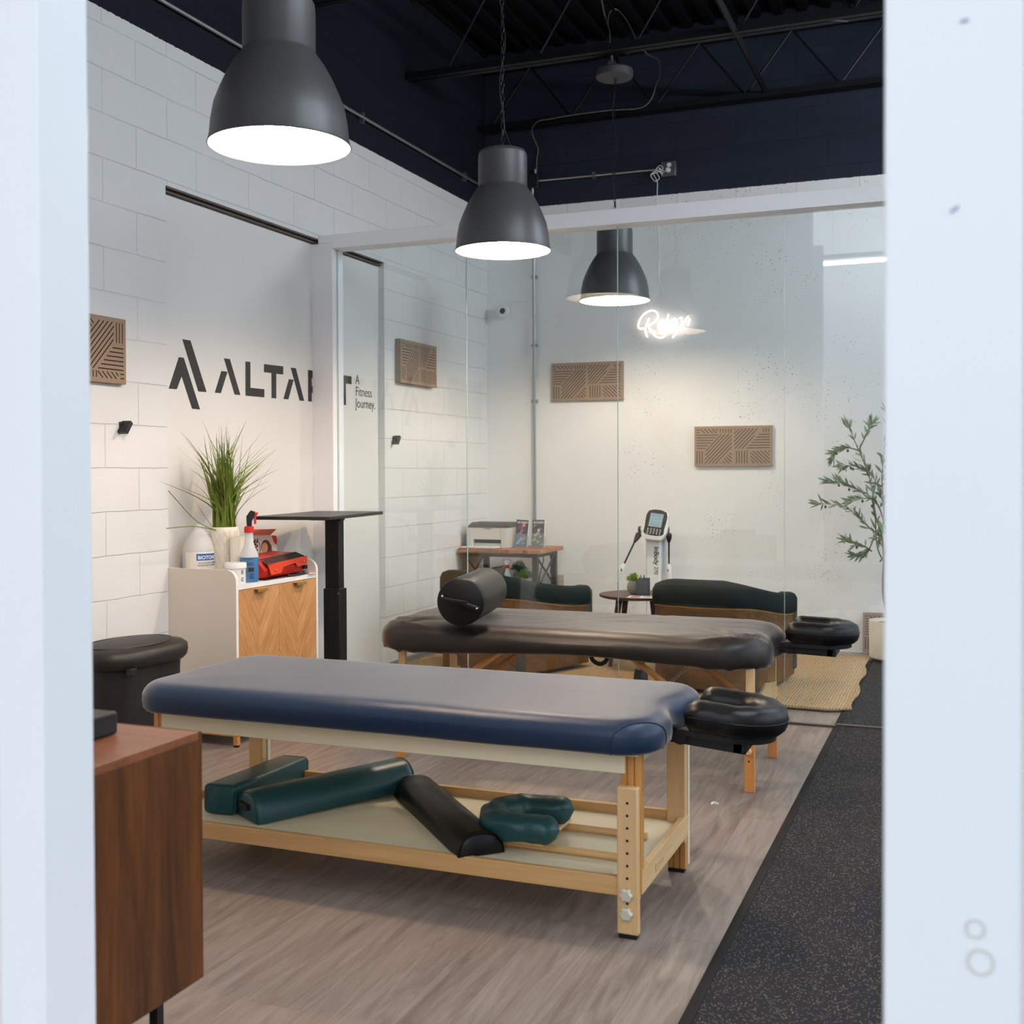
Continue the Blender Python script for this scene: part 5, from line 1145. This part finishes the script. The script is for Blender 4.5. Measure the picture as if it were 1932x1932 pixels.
# leaflet holders
def holder(cx, cy, top_, label, cols, words, tilt=0):
    t = thing('leaflet_holder', label, 'leaflet holder', (cx, cy, tpz), 0, 'leaflet holders beside the printer')
    M = Matrix.Translation((cx, cy, tpz+.001)) @ Matrix.Rotation(tilt, 4, 'Y') @ Matrix.Rotation(-.12, 4, 'X')
    build('acrylic_stand', MB().box(-.055, .055, -.03, -.027, .004, .11, M=M).box(-.055, .055, .004, .006, .004, .19, M=M).box(-.055, -.052, -.03, .006, .004, .09, M=M).box(.052, .055, -.03, .006, .004, .09, M=M).box(-.055, .055, -.03, .006, .0, .004, M=M), M_ACRYL, t)
    lf = build('leaflets', MB().box(-.05, .05, -.022, .002, .006, .215, M=M), M_PAPER, t)
    m = [MB() for _ in cols]; random.seed(int(cx*100))
    build('cover_picture', MB().box(-.05, .05, -.0226, -.0221, .006, .215, M=M), plain('cov'+str(cols[0]), cols[0], .4), lf)
    for k, c in enumerate(cols[1:]):
        for i in range(5):
            u = random.uniform(-.045, .02); v = random.uniform(.055, .17) if k < 3 else random.uniform(.01, .05); w_, h_ = random.uniform(.012, .035), random.uniform(.012, .04)
            m[k].prism([(u, v), (u+w_, v+.01), (u+w_*.8, v+h_), (u+.004, v+h_*.8)], -.0232-.0003*k, -.0228, 'z', M @ Matrix(((1, 0, 0, 0), (0, 0, 1, 0), (0, 1, 0, 0), (0, 0, 0, 1))))
        build('cover_picture', m[k], plain('cov%s%d' % (c, k), c, .4), lf)
    build('cover_lettering', text_mb(MB(), words, .02, M @ Matrix(((1, 0, 0, -.04), (0, 0, -1, -.0242), (0, 1, 0, .188 if cols[0][2] > 50 else .03), (0, 0, 0, 1))), .0003, 1, .0006), M_WPL, lf)
hA, hB = oz(990, 1022, tpz), oz(1022, 1021, tpz)
holder(.475, 8.27, 0, 'dark blue sports leaflets in a clear holder next to the printer', [(40, 44, 74), (90, 96, 150), (206, 128, 100), (150, 50, 50), (150, 180, 210)], 'ALTARFIT', .05)
holder(.605, 8.30, 0, 'brown and green sports leaflets in the clear holder at the right', [(74, 66, 58), (150, 150, 160), (214, 190, 170), (60, 52, 48), (150, 176, 70)], 'ALTARFIT', 0)
# on the stand's shelf
sb2 = Vector((.385, 8.19, .4255))
t = thing('spray_bottle', 'white spray bottle with a red collar on the shelf of the corner stand', 'bottle', tuple(sb2))
build('bottle_body', MB().lathe([(.001, 0), (.034, 0), (.036, .006), (.036, .09), (.031, .115), (.019, .14), (.017, .17), (.001, .17)], sb2, 28), M_BOTP, t)
build('liquid', MB().lathe([(.001, .002), (.036, .002), (.0366, .02), (.0366, .068), (.001, .068)], sb2, 28), plain('pale_blue_liquid', (150, 178, 206), .3), t)
build('collar', MB().lathe([(.001, .165), (.021, .165), (.020, .19), (.001, .19)], sb2, 20), M_RED, t)
Mh = frame(sb2, (1, 0, 0), (0, 0, 1), (0, -1, 0))
build('spray_head', MB().prism([(-.014, .19), (.016, .19), (.02, .205), (.034, .212), (.03, .228), (.0, .235), (-.016, .232), (-.018, .21)], -.012, .012, 'z', Mh), M_WPL, t, bevel=.002)
build('trigger', MB().prism([(-.018, .232), (-.024, .234), (-.022, .2), (-.014, .17), (-.008, .172), (-.014, .2)], -.006, .006, 'z', Mh), M_RED, t)
small_plant('potted_plant', 'dark green leafy plant on the shelf of the corner stand, behind the spray bottle', Vector((.405, 8.40, .4255)), .04, .13, (M_CONC, M_DKFOL), .085, 620, [(.001, 0), (.035, 0), (.045, .03), (.045, .09), (.04, .12), (.001, .11)], 5)
small_plant('potted_plant', 'light green bushy plant in a grey pot on the shelf of the corner stand', Vector((.50, 8.30, .4255)), .04, .085, (M_CONC, M_LIME), .075, 560, [(.001, 0), (.03, 0), (.042, .02), (.045, .05), (.038, .08), (.001, .078)], 9)
tag(build('wall_socket', MB().box(.60, .665, 8.722, 8.731, .41, .50), plain('socket_ivory', (188, 176, 158), .5), loc=(.63, 8.73, .45), bevel=.002), 'ivory wall socket plate low on the back wall behind the stand', 'socket')
tag(build('printer_cable', MB().tube(catmull([(.545, 8.56, .70), (.535, 8.60, .62), (.50, 8.62, .52), (.49, 8.62, .44)], 5), .004, 6), M_BLACK, loc=(.5, 8.6, .44)), 'thin black cable hanging behind the corner stand, the left one', 'cable', 'cables behind the stand')
tag(build('printer_cable', MB().tube(catmull([(.60, 8.56, .70), (.60, 8.60, .62), (.59, 8.62, .52), (.60, 8.66, .46)], 5), .004, 6), M_BLACK, loc=(.6, 8.6, .46)), 'thin black cable behind the corner stand running down to the socket', 'cable', 'cables behind the stand')

# olive tree ----------------------------------------------------------
oc = Vector((3.19, 8.36, 0))
ot = thing('olive_tree', 'slender potted olive tree in a cream cylinder pot at the right edge', 'plant', (oc.x, oc.y, .01))
build('pot', MB().lathe([(.001, .010), (.128, .010), (.130, .03), (.001, .03)], oc, 48), M_DKPL, ot, label='dark saucer foot of the pot')
build('pot', MB().lathe([(.001, .03), (.138, .03), (.146, .04), (.149, .28), (.147, .292), (.138, .292), (.136, .27), (.001, .268)], oc, 48), M_CPOT, ot)
build('soil', MB().lathe([(.001, .262), (.136, .262), (.136, .269), (.001, .275)], oc, 30), M_SOIL, ot)
random.seed(21); br = MB(); lf = MB(); ov = MB(); TY = 8.35
trunk = [oc+Vector((-.01, 0, .27)), oy(1667, 1120, TY), oy(1668, 1050, TY), oy(1664, 1010, TY)]
br.tube(catmull(trunk, 5), [.011-.0002*i for i in range(16)], 8)
def leaf(p, d, L):
    d = d.normalized(); s_ = d.cross(Vector((random.uniform(-1, 1), random.uniform(-1, 1), random.uniform(-.6, 1)))).normalized(); wd = L*.105
    lf.add([p, p+d*L*.35+s_*wd, p+d*L*.7+s_*wd*.8, p+d*L, p+d*L*.7-s_*wd*.8, p+d*L*.35-s_*wd], [(0, 1, 2, 3), (0, 3, 4, 5)])
def branch(px, dy=0.0, n=16, first=.25):
    pts = [oy(x, y, TY+dy*i/(len(px)-1)) for i, (x, y) in enumerate(px)]; c = catmull(pts, 6); m = len(c)
    br.tube(c, [.0055*(1-.75*i/m) for i in range(m)], 5)
    for i in range(int(m*first), m):
        for k in range(2 if i < m-2 else 5):
            d = (c[min(i+1, m-1)]-c[i-1]).normalized()+Vector((random.uniform(-1, 1), random.uniform(-1, 1), random.uniform(-.8, 1)))*.85
            leaf(c[i]+(c[i]-c[i-1])*random.random(), d, random.uniform(.05, .09))
        if random.random() < .07: ov.sphere(c[i]+Vector((random.uniform(-.02, .02), -.01, -.02)), .010, 10, 8, (.85, .85, 1.15))
T0, T1, T2 = (1668, 1060), (1664, 1010), (1672, 950)
for px, dy in (([T0, (1655, 1030), (1650, 960), (1640, 900), (1620, 850), (1602, 805)], -.05), ([(1650, 960), (1640, 935), (1610, 920), (1585, 910), (1563, 908)], -.15), ([T1, (1645, 1000), (1620, 975), (1590, 955), (1549, 950)], -.1),
               ([(1620, 850), (1600, 845), (1580, 852), (1573, 862)], 0), ([(1645, 1040), (1630, 1030), (1610, 1025), (1596, 1020)], -.1), ([(1650, 1010), (1640, 1035), (1625, 1045), (1615, 1048)], .0),
               ([T1, (1668, 960), (1660, 930), (1650, 905), (1640, 890)], .05), ([(1650, 960), (1655, 985), (1660, 1000), (1658, 1015)], -.1), ([T0, (1680, 1000), (1690, 940), (1700, 870), (1705, 800)], .0),
               ([(1680, 1000), (1700, 960), (1725, 930), (1740, 900)], -.1), ([(1668, 960), (1664, 900), (1668, 860), (1674, 780)], .1), ([(1640, 900), (1630, 885), (1605, 878), (1590, 880)], -.1),
               ([(1672, 1000), (1655, 950), (1630, 940), (1605, 945)], -.2), ([(1620, 850), (1632, 825), (1640, 808), (1645, 800)], .05), ([(1660, 1060), (1685, 1030), (1705, 1020), (1725, 1010)], .0)):
    branch(px, dy)
build('branches', br, M_BARK, ot); o = build('leaves', lf, M_OLIVE, ot); o['kind'] = 'stuff'; build('olives', ov, plain('dark_olive_fruit', (70, 56, 52), .4), ot)

# unseen tube lamps added on the right for the cool light
for k, (x, y) in enumerate(((4.1, 2.6), (4.1, 4.0), (4.4, 7.2), (5.6, 7.0))):
    t = thing('tube_light', 'added unseen tube lamp over the rubber flooring on the right, tube %s from the front' % ('first', 'second', 'third', 'fourth')[k], 'lamp', (x, y, 3.75), 0, 'added unseen tube lamps over the rubber flooring')
    build('tube', MB().cyl((x, y-.6, 3.75), (x, y+.6, 3.75), .019), emit('added_tube_glow', (.80, .90, 1, 1), TUBE), t)
    build('fixture', MB().box(x-.05, x+.05, y-.62, y+.62, 3.785, 3.83), M_WPL, t)
    build('hanger_wire', MB().cyl((x, y-.5, 3.83), (x, y-.5, ZC-.04), .002, n=5), M_STEEL, t); build('hanger_wire', MB().cyl((x, y+.5, 3.83), (x, y+.5, ZC-.04), .002, n=5), M_STEEL, t)
# fluorescent tube behind the camera (seen mirrored in the glass)
tf = thing('tube_light', 'long white fluorescent tube lamp hung behind the camera, mirrored in the glass', 'lamp', (2.75, -.74, 3.6))
build('tube', MB().cyl((2.145, -.76, 3.6), (3.36, -.70, 3.6), .019), emit('tube_glow_small', (.86, .93, 1, 1), TUBE*.5), tf)
build('fixture', MB().box(2.12, 3.38, -.80, -.66, 3.63, 3.68), M_WPL, tf)
build('hanger_wire', MB().cyl((2.3, -.73, 3.68), (2.3, -.73, ZC), .002, n=5).cyl((3.2, -.73, 3.68), (3.2, -.73, ZC), .002, n=5), M_STEEL, tf)
